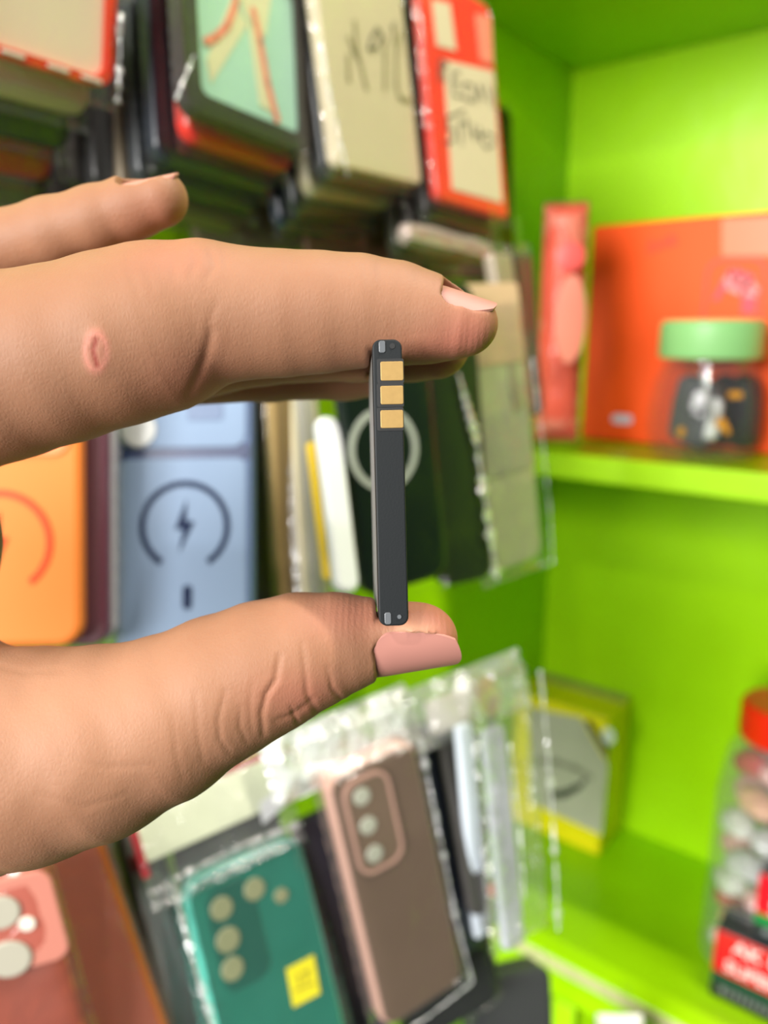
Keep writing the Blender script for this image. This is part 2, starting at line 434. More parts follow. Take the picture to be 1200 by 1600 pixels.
for lvl in range(7):
    for q in range(4):
        an = q * math.pi / 2 + lvl * .8 + math.pi * 1.1
        rr = r0 * .56
        cn, cc = cols[[1, 2, 1, 0, 3, 0, 2, 4, 0][(lvl * 4 + q) % 9]]
        bmw = bmesh.new()
        bmesh.ops.create_icosphere(bmw, subdivisions=3, radius=1)
        for v in bmw.verts:
            v.co *= 1 + .22 * noise.noise(v.co * 2.3 + Vector((lvl, q, 0)))
            v.co = Vector((v.co.x * .021, v.co.y * .014, v.co.z * .0125))
        zz = .016 + lvl * (hz - .036) / 6.4
        lz = 1 if lvl < 5 else .8
        mm = Matrix.Translation(m.translation + Vector((rr * lz * math.cos(an), rr * lz * math.sin(an), zz))) @ Matrix.Rotation(an + 1.57 + random.uniform(-.3, .3), 4, 'Z') @ Matrix.Rotation(random.uniform(-.5, .5), 4, 'Y')
        o = obj('wrapped_sweet', bmw, mat('wrapper_' + cn, cc, rough=.22, coat=.5, bump=.002, bscale=120), matrix=mm)
        tag(o, '%s shiny wrapped piece among those in the red-lidded jar' % cn, 'sweet', 'wrapped pieces in the red-lidded jar')

M_rbox = mat('red_carton', (206, 14, 34), rough=.35, coat=.2)
M_gbox = mat('dark_green_carton', (14, 62, 48), rough=.4)
M_kbox = mat('charcoal_carton', (40, 44, 46), rough=.4)
M_txt = mat('white_lettering', (244, 214, 214), rough=.4)
M_gtx = mat('grey_lettering', (120, 124, 128), rough=.4)
def text_bm(body, size, x, z, y):
    cu_ = bpy.data.curves.new('t', 'FONT'); cu_.body = body; cu_.size = size; cu_.extrude = .0002; cu_.offset = size * .018
    to = bpy.data.objects.new('t', cu_); COL.objects.link(to)
    bpy.context.view_layer.update()
    me = bpy.data.meshes.new_from_object(to.evaluated_get(bpy.context.evaluated_depsgraph_get()))
    bpy.data.objects.remove(to); 
    bm = bmesh.new(); bm.from_mesh(me)
    for v in bm.verts: v.co = Vector((x + v.co.x, y - v.co.z, z + v.co.y))
    bpy.data.meshes.remove(me)
    return bm
def battery_carton(label, mtx, w, h, d, rows, top_red=True):
    e = thing('battery_carton', label, 'box', mtx)
    obj('carton', B(slab, w, h, d, r=.0012, bev=.0008), M_kbox, e)
    obj('red_panel', B(slab, w * .998, h * .60, .0012, r=.0006, bev=.0002, cz=h * .19, y0=-.0008), M_rbox, e)
    obj('green_band', B(slab, w * .998, h * .16, .0010, r=.0006, bev=.0002, cz=-h * .19, y0=-.0007), M_gbox if not top_red else mat('bright_green_print', (10, 130, 60), rough=.4), e)
    for body, sz, x, z in rows:
        obj('lettering', text_bm(body, sz, x, z, -.0010), M_txt, e)
    obj('small_print', B(strokes, [[(-w * .42 + i * .0052, -h * .36), (-w * .42 + i * .0052 + .0034, -h * .36)] for i in range(int(w * .8 / .0052))], h * .09, -.0002), M_gtx, e)
    return e
cy0 = .565 * K
bl0 = on_z(1108, 1552, Z_LOW + .001); cy0 = bl0.y
htop = on_y(1112, 1448, cy0).z
h = htop - Z_LOW; w = .13
m = Matrix.Translation(Vector((bl0.x + w / 2, cy0, Z_LOW + .0015 + h / 2)))
battery_carton('low red carton with white lettering and green base, on shelf before the red-lidded jar', m, w, h, .034, [('AK', h * .25, -w * .38, h * .26), ('U', h * .25, -w * .38 + .030, h * .26), ('SUPERM', h * .22, -w * .42, -h * .04)], False)
q = on_y(1172, 1482, cy0 + .008)
h2 = h * .92
m2 = Matrix.Translation(Vector((q.x + w / 2, cy0 + .008, Z_LOW + .003 + h + h2 / 2)))
battery_carton('red carton with bright green stripe stacked on top of the low battery carton', m2, w, h2, .034, [('AK', h2 * .30, -w * .40, h2 * .24), ('SU', h2 * .34, -w * .41, -h2 * .08)], True)

# orange and white thing below the lowest board
m, w, h = pose([(935, 1594), (1005, 1596), (1015, 1700), (940, 1695)], .62, 60, 0)
e = thing('snack_packet', 'orange and white packet just showing under the lowest shelf edge', 'packet', m)
obj('packet_body', sleeve(w, h, .012, puff=.004, crinkle=.001, seed=12), mat('white_foil', (230, 226, 220), rough=.3), e)
hang_tab_later = (e, w, h)
obj('orange_band', B(slab, w * .3, h * .9, .001, r=.002, bev=.0003, cx=-w * .3, y0=-.0055), M_orange, e)

# ------------------------------------------------------------------ hanging phone cases
def up(mtx, x=0, y=0, z=0): return mtx @ Matrix.Translation(Vector((x, y, z)))

def plain_packet(label, mtx, w, h, rgb, t=.010, group=None, name='phone_case', rough=.4, bag=True, r=.009, fm=None, grow=.006, seed=None):
    e = thing(name, label, 'phone case', mtx, group)
    key = 'case_%d_%d_%d_%d' % (*rgb, int(rough * 100))
    obj('case_shell', B(slab, w, h, t, r=r, bev=.002), mat(key, rgb, rough=rough, coat=.15), e)
    if bag:
        obj('plastic_sleeve', sleeve(w + grow, h + grow * 2, t + .0012, puff=.0003, crinkle=.0003, seed=seed or random.randint(1, 99), y0=-.0006), fm or M_film, e)
    return e

def loc(mx, px, py):
    q = hit(px, py, mx.translation, mx.to_3x3() @ Vector((0, -1, 0))); q = mx.inverted() @ q; return q.x, q.z
M_seal_glint = film('seal_glint_film', haze=.55, gloss=.25, fres=.4, rough=.12, bump=.002, scale=140)  # hazy white film: glints of the sealed bag edges put into the colour
def seal_glint(e, mx, pts, wd=.003, y=-.003, m=None):
    """sealed border of a clear bag, its glints painted as broken hazy white strips, following these pixels on the packet's face"""
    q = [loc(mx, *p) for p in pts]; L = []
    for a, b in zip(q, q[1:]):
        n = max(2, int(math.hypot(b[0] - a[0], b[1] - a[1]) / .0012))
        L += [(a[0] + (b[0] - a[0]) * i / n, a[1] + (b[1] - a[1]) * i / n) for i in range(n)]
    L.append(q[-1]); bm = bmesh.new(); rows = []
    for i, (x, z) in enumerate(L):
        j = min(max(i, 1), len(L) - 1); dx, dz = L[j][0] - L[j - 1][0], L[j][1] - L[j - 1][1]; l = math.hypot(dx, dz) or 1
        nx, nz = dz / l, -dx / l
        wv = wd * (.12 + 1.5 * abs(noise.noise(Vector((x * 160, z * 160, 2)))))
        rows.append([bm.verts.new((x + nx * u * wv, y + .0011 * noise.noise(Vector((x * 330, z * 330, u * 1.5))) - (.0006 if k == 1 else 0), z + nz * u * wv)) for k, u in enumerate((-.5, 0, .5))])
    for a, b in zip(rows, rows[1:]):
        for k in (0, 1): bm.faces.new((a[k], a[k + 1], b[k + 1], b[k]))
    return obj('seal_glint', bm, m or M_seal_glint, e)

# --- top row
TOPG = 'packets hanging in the top row'
# red bumper case at the left edge
def hang_tab(e, w, h, y=.004):
    """the flat punched header a packet hangs by"""
    bm = bmesh.new()
    box(bm, -w * .3, w * .3, y, y + .0008, h / 2 + .004, h / 2 + .030, .0003)
    obj('hang_tab', bm, M_film_dark, e)
hang_tab(*hang_tab_later)
mT1, w1, h1 = pose([(-75, -230), (186, -100), (176, 142), (-70, 64)], .31, 0, 0)
e = thing('phone_case', 'cream-backed clear phone case with red bumper, top left corner', 'phone case', mT1)
obj('backing_card', B(slab, w1 - .004, h1 - .004, .004, r=.007, bev=.001, y0=.003), mat('pale_cream_card', (240, 220, 196), rough=.5, mottle=.05, mscale=18), e)
M_redb = mat('red_bumper', (224, 44, 22), rough=.35, coat=.2)
bp_ = obj('bumper', B(frame, w1, h1, .0038, .009, r=.009), M_redb, e)
for x in (-.012, .008, .024):
    obj('port_cutout', B(slab, .010, .0016, .0012, r=.001, bev=.0003, cx=x, cz=-h1 / 2 + .0019, y0=-.0008), M_white, bp_)
obj('plastic_sleeve', sleeve(w1 + .010, h1 + .016, .010, puff=.0003, crinkle=.0004, seed=3, y0=-.0008), M_film, e)
seal_glint(e, mT1, [(182, 20), (180, 100), (178, 160)], .004)
hang_tab(e, w1, h1)
strip = [((196, 186, 158), 'beige', .0095), ((26, 30, 38), 'black', .0095), ((190, 20, 34), 'red', .0095), ((110, 104, 92), 'grey', .0095)]
for i, (c, n_, t) in enumerate(strip):
    e = plain_packet('%s case hanging behind the red-bumper case in the top left stack' % n_, up(mT1, -.002 - .0005 * i, .0125 + .0132 * i, -.013 - .0150 * i), w1 - .002, h1, c, t=t)
    hang_tab(e, w1, h1)

# black stack in the gap between the two
mg, wg, hg = pose([(120, -170), (262, -95), (282, 330), (150, 290)], .385, 0, 2)
for i, (c, n_) in enumerate([((20, 18, 18), 'black'), ((44, 38, 34), 'dark brown')]):
    e = plain_packet('%s case hanging in the gap between the red-bumper stack and the mint stack' % n_, up(mg, -.012 * i, .012 * i, .004 * i), wg, hg, c, t=.009)
    hang_tab(e, wg, hg)

# dark framed mint picture card
mT2, w2, h2 = pose([(272, -160), (480, -30), (486, 246), (296, 166)], .375, 0, 5)
e = thing('phone_case', 'dark-framed phone case showing a mint picture with cream rays and pink arcs', 'phone case', mT2)
M_dkf = mat('charcoal_bumper', (38, 32, 29), rough=.4, coat=.2)
obj('bumper', B(frame, w2, h2, .0090, .0095, r=.010), M_dkf, e)
M_mintc = mat('mint_picture', (164, 206, 186), rough=.5, mottle=.06, mscale=20)
obj('picture_card', B(slab, w2 - .010, h2 - .010, .004, r=.006, bev=.0008, y0=.0022), M_mintc, e)
M_ray = mat('cream_ray_print', (212, 206, 168), rough=.5)
def wedge(ax, az, a0, a1, L): return [(ax, az), (ax + L * math.cos(R(a0)), az + L * math.sin(R(a0))), (ax + L * math.cos(R(a1)), az + L * math.sin(R(a1)))]
hb = -h2 / 2 + .010
obj('ray_print', many(*[(poly, (pts, .0004, .0018), {}) for pts in (
    [(-.014, .045), (.022, .045), (.012, hb + .040), (-.002, hb + .046)], [(-.010, hb + .050), (.000, hb + .042), (-.026, hb + .006), (-.028, hb + .016)], [(.000, hb + .044), (.008, hb + .040), (.018, hb + .004), (.006, hb + .006)])]), M_ray, e)
M_arc = mat('pink_arc_print', (226, 128, 108), rough=.5)
obj('pink_arc_print', many((strokes, ([[(-.006, .030), (-.008, hb + .048), (-.014, hb + .036), (-.022, hb + .028), (-.028, hb + .024)], [(.004, hb + .050), (.008, hb + .036), (.012, hb + .018), (.018, hb + .002)]], .0036, .0016), {})), M_arc, e)
obj('plastic_sleeve', sleeve(w2 + .008, h2 + .012, .0105, puff=.0003, crinkle=.0004, seed=5, y0=-.0008), M_film, e)
seal_glint(e, mT2, [(296, 90), (268, 160)], .003)
for i, (c, n_, t) in enumerate([((216, 40, 22), 'scarlet', .0095), ((26, 34, 46), 'navy black', .0095), ((36, 40, 44), 'charcoal', .0095), ((120, 106, 82), 'khaki', .0095)]):
    plain_packet('%s case hanging behind the mint picture case in its stack' % n_, up(mT2, (.004 if i == 0 else .001) - .0008 * i, .0125 + .0132 * i, -.0075 - .0085 * i), w2 - (.012 if i == 0 else .003), h2, c, t=t)

# white card with pen scrawl
def norm_strokes(lines, x0, z0, sx, sz): return [[(x0 + a * sx, z0 + b * sz) for a, b in ln] for ln in lines]
GL = {'A': [[(0, 0), (.45, 1), (.9, 0)], [(.2, .4), (.7, .4)]], 'Y': [[(0, 1), (.3, .55), (.75, 1)], [(.3, .55), (.5, 0)], [(.1, .5), (.15, .1)]],
      '0': [[(.4, 1), (.1, .7), (.1, .3), (.4, 0), (.7, .3), (.7, .7), (.4, 1)]], '9': [[(.7, .9), (.3, 1), (.1, .75), (.3, .55), (.7, .7), (.7, .9), (.65, 0)]],
      '1': [[(.2, .8), (.45, 1), (.45, 0)]], 'L': [[(.1, 1), (.1, 0), (.8, -.02)]], 'R': [[(.1, 0), (.1, 1), (.6, .9), (.6, .6), (.1, .5), (.7, 0)]],
      'E': [[(.7, 1), (.1, 1), (.1, 0), (.7, 0)], [(.1, .5), (.6, .5)]], 'D': [[(.1, 0), (.1, 1), (.6, .8), (.75, .45), (.55, .1), (.1, 0)]],
      'M': [[(.05, 0), (.1, 1), (.4, .4), (.7, 1), (.8, 0)]], 'I': [[(.4, 1), (.4, 0)]], 'N': [[(.1, 0), (.1, 1), (.7, 0), (.7, 1)]],
      'S': [[(.75, 1), (.1, .95), (.15, .6), (.6, .5), (.7, .2), (.4, 0), (.05, .05)]], '5': [[(.85, 1.0), (.1, .9), (.2, .55), (.6, .5), (.65, .15), (.3, 0), (.1, .1)]], 'T': [[(0, 1), (.9, 1)], [(.45, 1), (.4, 0)]], 'H': [[(.1, 0), (.1, 1)], [(.7, 0), (.7, 1)], [(.1, .5), (.7, .5)]], 'O': [[(.4, .8), (.1, .5), (.2, .1), (.5, 0), (.8, .3), (.7, .7), (.4, .8)]]}
def write(s, x0, z0, sx, sz, gap=1.05):
    out = []
    for i, c in enumerate(s): out += norm_strokes(GL.get(c, []), x0 + i * sx * gap, z0, sx, sz)
    return out

mT3, w3, h3 = pose([(470, -200), (618, -92), (660, 290), (530, 258)], .435, 0, 11)
e = thing('phone_case', 'pale phone case card with faded marker scrawl, left of the red-framed card', 'phone case', mT3)
obj('case_shell', B(slab, w3, h3, .008, r=.006, bev=.0012, y0=.0), M_paper, e)
S3 = lambda *p: [loc(mT3, 480 + x * .2667, y * .2667) for x, y in p]
M_fad = mat('faded_ink', (150, 140, 100), rough=.7); M_fad2 = mat('darker_faded_ink', (112, 106, 80), rough=.7)
hw = obj('handwriting', B(strokes, [S3((240, 220), (270, 300), (300, 350)), S3((275, 130), (290, 300), (345, 520)), S3((235, 330), (240, 470)), S3((455, 230), (452, 520)), S3((545, 190), (520, 300), (518, 500), (540, 575), (615, 598)), S3((500, 160), (510, 250))], .0030, -.0003), M_fad, e)
obj('pen_mark', B(strokes, [S3((405, 165), (435, 210), (400, 285), (355, 285), (370, 225), (405, 165)), S3((492, 170), (510, 135))], .0016, -.0006), M_fad2, e)
obj('plastic_sleeve', sleeve(w3 + .014, h3 + .012, .0095, puff=.0003, crinkle=.0005, seed=8, y0=-.0010), M_film, e)
seal_glint(e, mT3, [(492, 60), (508, 150), (522, 215), (536, 275)], .005)
for i, (c, n_, t) in enumerate([((46, 50, 50), 'charcoal', .0085), ((176, 168, 134), 'olive cream', .0085), ((30, 38, 36), 'black', .0085), ((22, 36, 54), 'navy', .0085)]):
    plain_packet('%s case hanging behind the scrawled pale card in its stack' % n_, up(mT3, .001 - .0005 * i, .0112 + .0112 * i, (-.0035, -.010, -.018, -.024, -.036, -.044, -.050)[i]), w3 - .002, h3, c, t=t)

# red framed card with handwriting
mT4, w4, h4 = pose([(648, -62), (764, 10), (795, 342), (684, 308)], .51, 0, 11)
e = thing('phone_case', 'red-framed white card with black handwritten words, rightmost in the top row', 'phone case', mT4)
obj('backing_card', B(slab, w4, h4, .006, r=.005, bev=.001), M_redb, e)
def loc4(px, py):
    q = hit(px, py, mT4.translation, mT4.to_3x3() @ Vector((0, -1, 0))); q = mT4.inverted() @ q; return q.x, q.z
wl = loc4(692, 94); wr = loc4(770, 112); wb = loc4(784, 318); wbl = loc4(706, 296)
obj('white_label', B(poly, [wl, wr, wb, wbl], .0006, -.0006), M_paper, e)
obj('white_window', B(poly, [loc4(674, 0), loc4(702, 6), loc4(712, 80), loc4(682, 72)], .0006, -.0006), M_paper, e)
obj('pink_window', B(poly, [loc4(742, 22), loc4(766, 26), loc4(770, 102), loc4(750, 94)], .0006, -.0006), mat('pink_print', (226, 130, 104), rough=.5), e)
S4 = lambda *p: [loc4(480 + x * .2667, y * .2667) for x, y in p]
obj('handwriting', B(strokes, [S4((775, 350), (770, 470)), S4((780, 355), (815, 380), (778, 415), (800, 480)), S4((885, 430), (845, 430), (850, 560), (890, 570)), S4((850, 490), (885, 495)),
                               S4((910, 580), (915, 490), (960, 500), (975, 560), (965, 600), (912, 580)), S4((990, 600), (1000, 500), (1030, 590)), S4((1045, 500), (1060, 610)), S4((1090, 520), (1095, 640)),
                               S4((915, 650), (815, 690), (820, 760), (860, 775), (850, 830), (805, 835)), S4((880, 720), (900, 850)), S4((925, 690), (940, 800)), S4((880, 730), (930, 715)), S4((965, 730), (975, 830)), S4((1000, 745), (1015, 830)), S4((970, 790), (1010, 790)),
                               S4((1040, 780), (1010, 820), (1040, 870), (1085, 850), (1085, 800), (1040, 780))], .0013, -.0008), M_ink, e)
obj('plastic_sleeve', sleeve(w4 + .008, h4 + .010, .0078, puff=.0003, crinkle=.0004, seed=6, y0=-.0010), M_film, e)
for i, (c, n_, t) in enumerate([((34, 30, 26), 'black', .0095), ((52, 46, 40), 'dark brown', .0095), ((54, 56, 30), 'dark olive', .0095)]):
    plain_packet('%s case hanging behind the red-framed handwritten card in its stack' % n_, up(mT4, -.001 - .001 * i, .0100 + .0132 * i, -.009 - .0075 * i), w4 - .002, h4, c, t=t)
for lab, cs, d, rgb in (('taupe case hanging low behind the mint and pale card stacks', [(296, 100), (470, 120), (480, 395), (306, 385)], .47, (116, 100, 78)),
                        ('brown kraft case hanging low between the pale card and red-framed stacks', [(470, 120), (650, 160), (662, 430), (480, 405)], .525, (110, 78, 48)),
                        ('dark olive case hanging low behind the red-framed card', [(650, 130), (800, 170), (806, 440), (660, 430)], .60, (48, 44, 30)),
                        ('deep maroon case hanging lowest in the top left stack', [(-80, 60), (120, 100), (120, 400), (-80, 370)], .385, (84, 20, 38))):
    mx, w, h = pose(cs, d, 4, 4)
    hang_tab(plain_packet(lab, mx, w, h, rgb, t=.009), w, h)
# rolled clear bag below it
m, w, h = pose([(628, 345), (764, 378), (760, 415), (624, 384)], .50, 0, 0)
bm = bmesh.new(); lathe(bm, [(.002, -w / 2), (h * .40, -w / 2 + .003), (h * .5, -w * .2), (h * .46, w * .1), (h * .5, w * .3), (h * .4, w / 2 - .003), (.002, w / 2)], n=22, mod=lambda k, z: 1 + .10 * math.sin(k * 2.1 + z * 260))
o = obj('hanging_bag', bm, mat('silver_wrap', (176, 160, 150), rough=.2, metal=.35, bump=.003, bscale=120), matrix=m @ Matrix.Rotation(R(90), 4, 'Y'))
tag(o, 'rolled silvery plastic bag lying below the red-framed handwritten card', 'bag')

# --- middle row
mM1, w, h = pose([(-92, 560), (124, 560), (128, 1012), (-92, 1012)], .365, 40, 3)
e = thing('phone_case', 'orange magnetic phone case with red ring, left edge of the middle row', 'phone case', mM1)
M_oc = mat('orange_case', (216, 120, 50), rough=.5, spec=.2)
M_or = mat('vermilion_print', (228, 66, 22), rough=.5, spec=.2)
obj('case_shell', B(slab, w, h, .010, r=.011, bev=.003), M_oc, e)
c = loc(mM1, -2, 848); rr = abs(loc(mM1, 78, 848)[0] - c[0])
obj('magnet_ring', B(arc, rr, rr * .13, .0008, -52, 232, cx=c[0], cz=c[1], y0=-.0006), M_or, e)
BOLT = [(.08, 1.0), (-.55, -.12), (-.08, -.12), (-.30, -1.0), (.55, .18), (.08, .18)]
obj('bolt_print', B(poly, [(c[0] + x * rr * .34, c[1] + z * rr * .62) for x, z in BOLT], .0008, -.0006), M_or, e)
z_ = loc(mM1, 60, 712)[1]
obj('camera_panel', B(slab, w * .86, .040, .0014, r=.008, bev=.0006, cz=z_ + .020, y0=-.0012), mat('deep_orange_case', (250, 120, 40), rough=.35), e)
for i, (c_, n_, t) in enumerate([((96, 46, 60), 'plum', .009), ((200, 196, 200), 'white', .007)]):  # the pale edge's tone stands in for a glint between the cases
    plain_packet('%s case edge seen between the orange and the blue ring cases' % n_, up(mM1, .0085 + .0055 * i, .0135 + .0115 * i, 0), w - .010 * i, h + .004, c_, t=t)

mM3, w, h = pose([(182, 560), (392, 556), (394, 1040), (178, 1040)], .405, 46, 2)
e = thing('phone_case', 'slate blue magnetic phone case with navy charging ring above the thumb', 'phone case', mM3)
M_bc = mat('slate_blue_case', (122, 142, 168), rough=.55, spec=.2)
M_nv = mat('navy_print', (12, 28, 60), rough=.6, spec=.15)
M_nvs = mat('navy_case_side', (92, 112, 152), rough=.35, coat=.2)
obj('case_shell', B(slab, w, h, .012, r=.008, bev=.002), M_nvs, e)
obj('back_plate', B(slab, w - .005, loc(mM3, 290, 714)[1] + h / 2 - .002, .0018, r=.005, bev=.0006, cz=(loc(mM3, 290, 714)[1] - h / 2) / 2, y0=-.0014), M_bc, e)
z1 = loc(mM3, 290, 700)[1]
obj('camera_panel', B(slab, w - .005, .042, .0018, r=.007, bev=.0006, cz=z1 + .021, y0=-.0014), M_bc, e)
M_nvd = mat('navy_groove', (36, 50, 88), rough=.4)
obj('navy_groove', B(slab, w - .002, .0085, .0009, r=.001, bev=.0002, cz=(z1 + loc(mM3, 290, 714)[1]) / 2, y0=-.0005), M_nvd, e)
c = loc(mM3, 290, 822); rr = abs(loc(mM3, 356, 822)[0] - loc(mM3, 224, 822)[0]) / 2
obj('magnet_ring', B(arc, rr, rr * .135, .0008, -57, 237, cx=c[0], cz=c[1], y0=-.0019), M_nv, e)
obj('bolt_print', B(poly, [(c[0] + x * rr * .42, c[1] + z * rr * .60) for x, z in BOLT], .0008, -.0019), M_nv, e)
c2 = loc(mM3, 294, 933)
obj('alignment_mark', B(slab, .0048, .0125, .0008, r=.002, bev=.0002, cx=c2[0], cz=c2[1], y0=-.0019), M_nv, e)
c3 = loc(mM3, 218, 672)
obj('camera_cutout', many((disc, (.0095, .0012), dict(cx=c3[0], cz=c3[1], y0=-.0024)),), mat('pale_lens_hole', (186, 188, 184), rough=.3), e)
c4 = loc(mM3, 322, 640)
obj('grey_patch', B(slab, .019, .012, .0006, r=.002, bev=.0002, cx=c4[0], cz=c4[1], y0=-.0018), mat('slate_print', (82, 102, 134), rough=.4), e)
obj('plastic_sleeve', sleeve(w + .008, h + .012, .014, puff=.0005, crinkle=.0006, seed=15, y0=-.0024), film('matte_film', haze=.0, gloss=.0, fres=.03, rough=.25), e)
seal_glint(e, mM3, [(172, 640), (170, 800), (176, 1010)], .004)

# dark gold packets seen edge on, right of the blue case
def edge_packet(label, corners, d, yaw, tilt, rgb, t=.010, **k):
    mx, w, h = pose(corners, d, yaw, tilt)
    return plain_packet(label, mx, w, h, rgb, t=t, **k)
edge_packet('dark brown case edge hanging directly right of the blue ring case', [(372, 560), (428, 560), (440, 985), (384, 985)], .44, 20, 3, (74, 58, 40), r=.004)
edge_packet('gold brown case edge second to the right of the blue ring case', [(424, 560), (452, 560), (474, 960), (436, 960)], .42, 16, 5, (160, 134, 84), r=.003)
edge_packet('cream case edge between the gold edge and the yellow strip', [(450, 555), (490, 555), (522, 935), (474, 935)], .425, 14, 7, (222, 212, 176), r=.004, fm=M_film_milky)
edge_packet('bright yellow narrow case edge under clear plastic, left of the green ring case', [(486, 690), (502, 690), (530, 905), (512, 905)], .392, 12, 9, (255, 214, 36), r=.002, t=.006, bag=False)
edge_packet('white translucent case edge hanging left of the dark green ring case', [(497, 640), (531, 660), (566, 925), (526, 925)], .378, 12, 9, (236, 240, 242), r=.006, t=.006, bag=False)

mM6, w, h = pose([(506, 440), (668, 430), (696, 905), (580, 930)], .40, 9, 12)
e = thing('phone_case', 'dark green magnetic phone case with pale grey ring, behind the battery', 'phone case', mM6)
M_dg = mat('forest_green_case', (16, 30, 23), rough=.3, coat=.1, spec=.3)
obj('case_shell', B(slab, w, h, .011, r=.011, bev=.003), M_dg, e)
c = loc(mM6, 600, 702); rr = abs(loc(mM6, 650, 702)[0] - loc(mM6, 550, 702)[0]) / 2
obj('magnet_ring', B(arc, rr, rr * .17, .0008, 0, 360, cx=c[0], cz=c[1], y0=-.0006), mat('pale_grey_print', (178, 184, 174), rough=.4), e)
obj('plastic_sleeve', sleeve(w + .010, h + .016, .013, puff=.001, crinkle=.001, seed=21, y0=-.001), M_film_dark, e)

mx, w, h = pose([(662, 440), (740, 440), (772, 905), (694, 915)], .45, 8, 10)
e = plain_packet('near-black green case in glinting plastic beside the pale grey ring case', mx, w, h, (20, 28, 24), t=.012, rough=.3, grow=.006, fm=M_film_dark)
seal_glint(e, mx, [(711, 585), (738, 680), (752, 780), (772, 905)], .0085, m=film('white_seal_glint', haze=.7, gloss=.3, fres=.4, rough=.15, bump=.002, scale=140))  # whiter strip paints the bright glint line along this bag edge
mx, w, h = pose([(716, 480), (822, 470), (852, 880), (770, 905)], .495, 8, 9)
e = thing('phone_case', 'pale olive clear case in a crinkled bag, rightmost of the middle row', 'phone case', mx)
obj('case_shell', B(slab, w * .92, h * .96, .007, r=.010, bev=.002, y0=.002), mat('pale_olive_card', (176, 178, 140), rough=.45, mottle=.15, mscale=25), e)
c = loc(mx, 765, 640)
obj('orange_card', B(slab, w * .9, .050, .0008, r=.003, bev=.0003, cz=loc(mx, 790, 560)[1] + .022, y0=.0010), mat('salmon_card', (196, 166, 132), rough=.5), e)
obj('grey_panel', B(slab, w * .88, .040, .0007, r=.003, bev=.0003, cz=loc(mx, 800, 690)[1], y0=.0011), mat('grey_green_card', (164, 164, 136), rough=.5, mottle=.1), e)
obj('plastic_sleeve', sleeve(w + .006, h + .010, .011, puff=.002, crinkle=.0016, seed=31, y0=-.001), film('crinkled_film', haze=.03, fres=.4, gloss=.06, rough=.12, bump=.003, scale=50), e)
seal_glint(e, mx, [(826, 560), (842, 690), (853, 790), (858, 878)], .004)
for lab, cs, d, rgb in (('smoky clear case edge hanging left of the pink pouch', [(770, 395), (800, 395), (836, 640), (806, 640)], .50, (150, 136, 116)),
                        ('dark case edge in the gap beside the pink pouch', [(798, 395), (838, 395), (846, 640), (830, 660)], .53, (62, 56, 48))):
    e = edge_packet(lab, cs, d, 0, 6, rgb, r=.003, t=.008)
    hang_tab(e, .012, .10, .002)

# --- bottom row
mL1, w, h = pose([(-130, 1392), (62, 1360), (165, 1690), (-30, 1745)], .335, 30, 14)
e = thing('phone_case', 'copper brown translucent phone case with camera holes, bottom left corner', 'phone case', mL1)
M_cop = mat('copper_case', (156, 86, 50), rough=.28, coat=.5, mottle=.35, mscale=25, bump=.002, bscale=50)
obj('case_shell', B(slab, w, h, .010, r=.006, bev=.003), M_cop, e)
cpn = obj('camera_panel', B(slab, .034, .046, .002, r=.007, bev=.0008, cx=loc(mL1, 30, 1440)[0], cz=loc(mL1, 30, 1440)[1], y0=-.0018), mat('rose_copper', (198, 128, 112), rough=.3, coat=.4), e)
for px_, py_, rr_ in ((2, 1420, .0080), (16, 1492, .0090)):
    c = loc(mL1, px_, py_); obj('camera_cutout', B(disc, rr_, .0010, cx=c[0], cz=c[1], y0=-.0030), mat('pale_hole', (176, 172, 156), rough=.4), cpn)
c = loc(mL1, 44, 1437); obj('flash_cutout', B(disc, .0034, .0010, cx=c[0], cz=c[1], y0=-.0030), M_white, cpn)
obj('plastic_sleeve', sleeve(w + .006, h + .008, .013, puff=.001, crinkle=.0012, seed=41, y0=-.0015), film('pink_film', tint=(255, 220, 206), haze=.05, gloss=.08, rough=.15, bump=.004, scale=45), e)
mLb, wb2, hb2 = pose([(40, 1362), (150, 1300), (318, 1740), (190, 1800)], .372, 10, 14)
plain_packet('orange brown case in streaky film between the copper case and the dark case', mLb, wb2, hb2, (164, 90, 36), t=.010, rough=.3, fm=film('streaky_pink_film', tint=(255, 224, 208), haze=.06, gloss=.06, rough=.2, bump=.006, scale=38), seed=47)
plain_packet('turquoise case top peeking above the copper case', up(mL1, -.006, .022, .013), w * .8, h, (40, 178, 160), t=.005, bag=False)

mL2, w, h = pose([(178, 1290), (238, 1270), (350, 1690), (278, 1700)], .40, 14, 14)
e = plain_packet('dark case with thin wine red top edge, left of the turquoise case', mL2, w, h, (52, 50, 46), t=.012, fm=M_film_milky, seed=44)
obj('red_tip', B(slab, w * .5, .009, .004, r=.002, bev=.0005, cx=-w * .05, cz=loc(mL2, 216, 1346)[1], y0=-.0022), mat('wine_plastic', (120, 16, 28), rough=.4), e)
plain_packet('grey green case edge between the copper and the dark case', up(mL2, -.012, .014, 0), w, h, (84, 92, 88), t=.012)

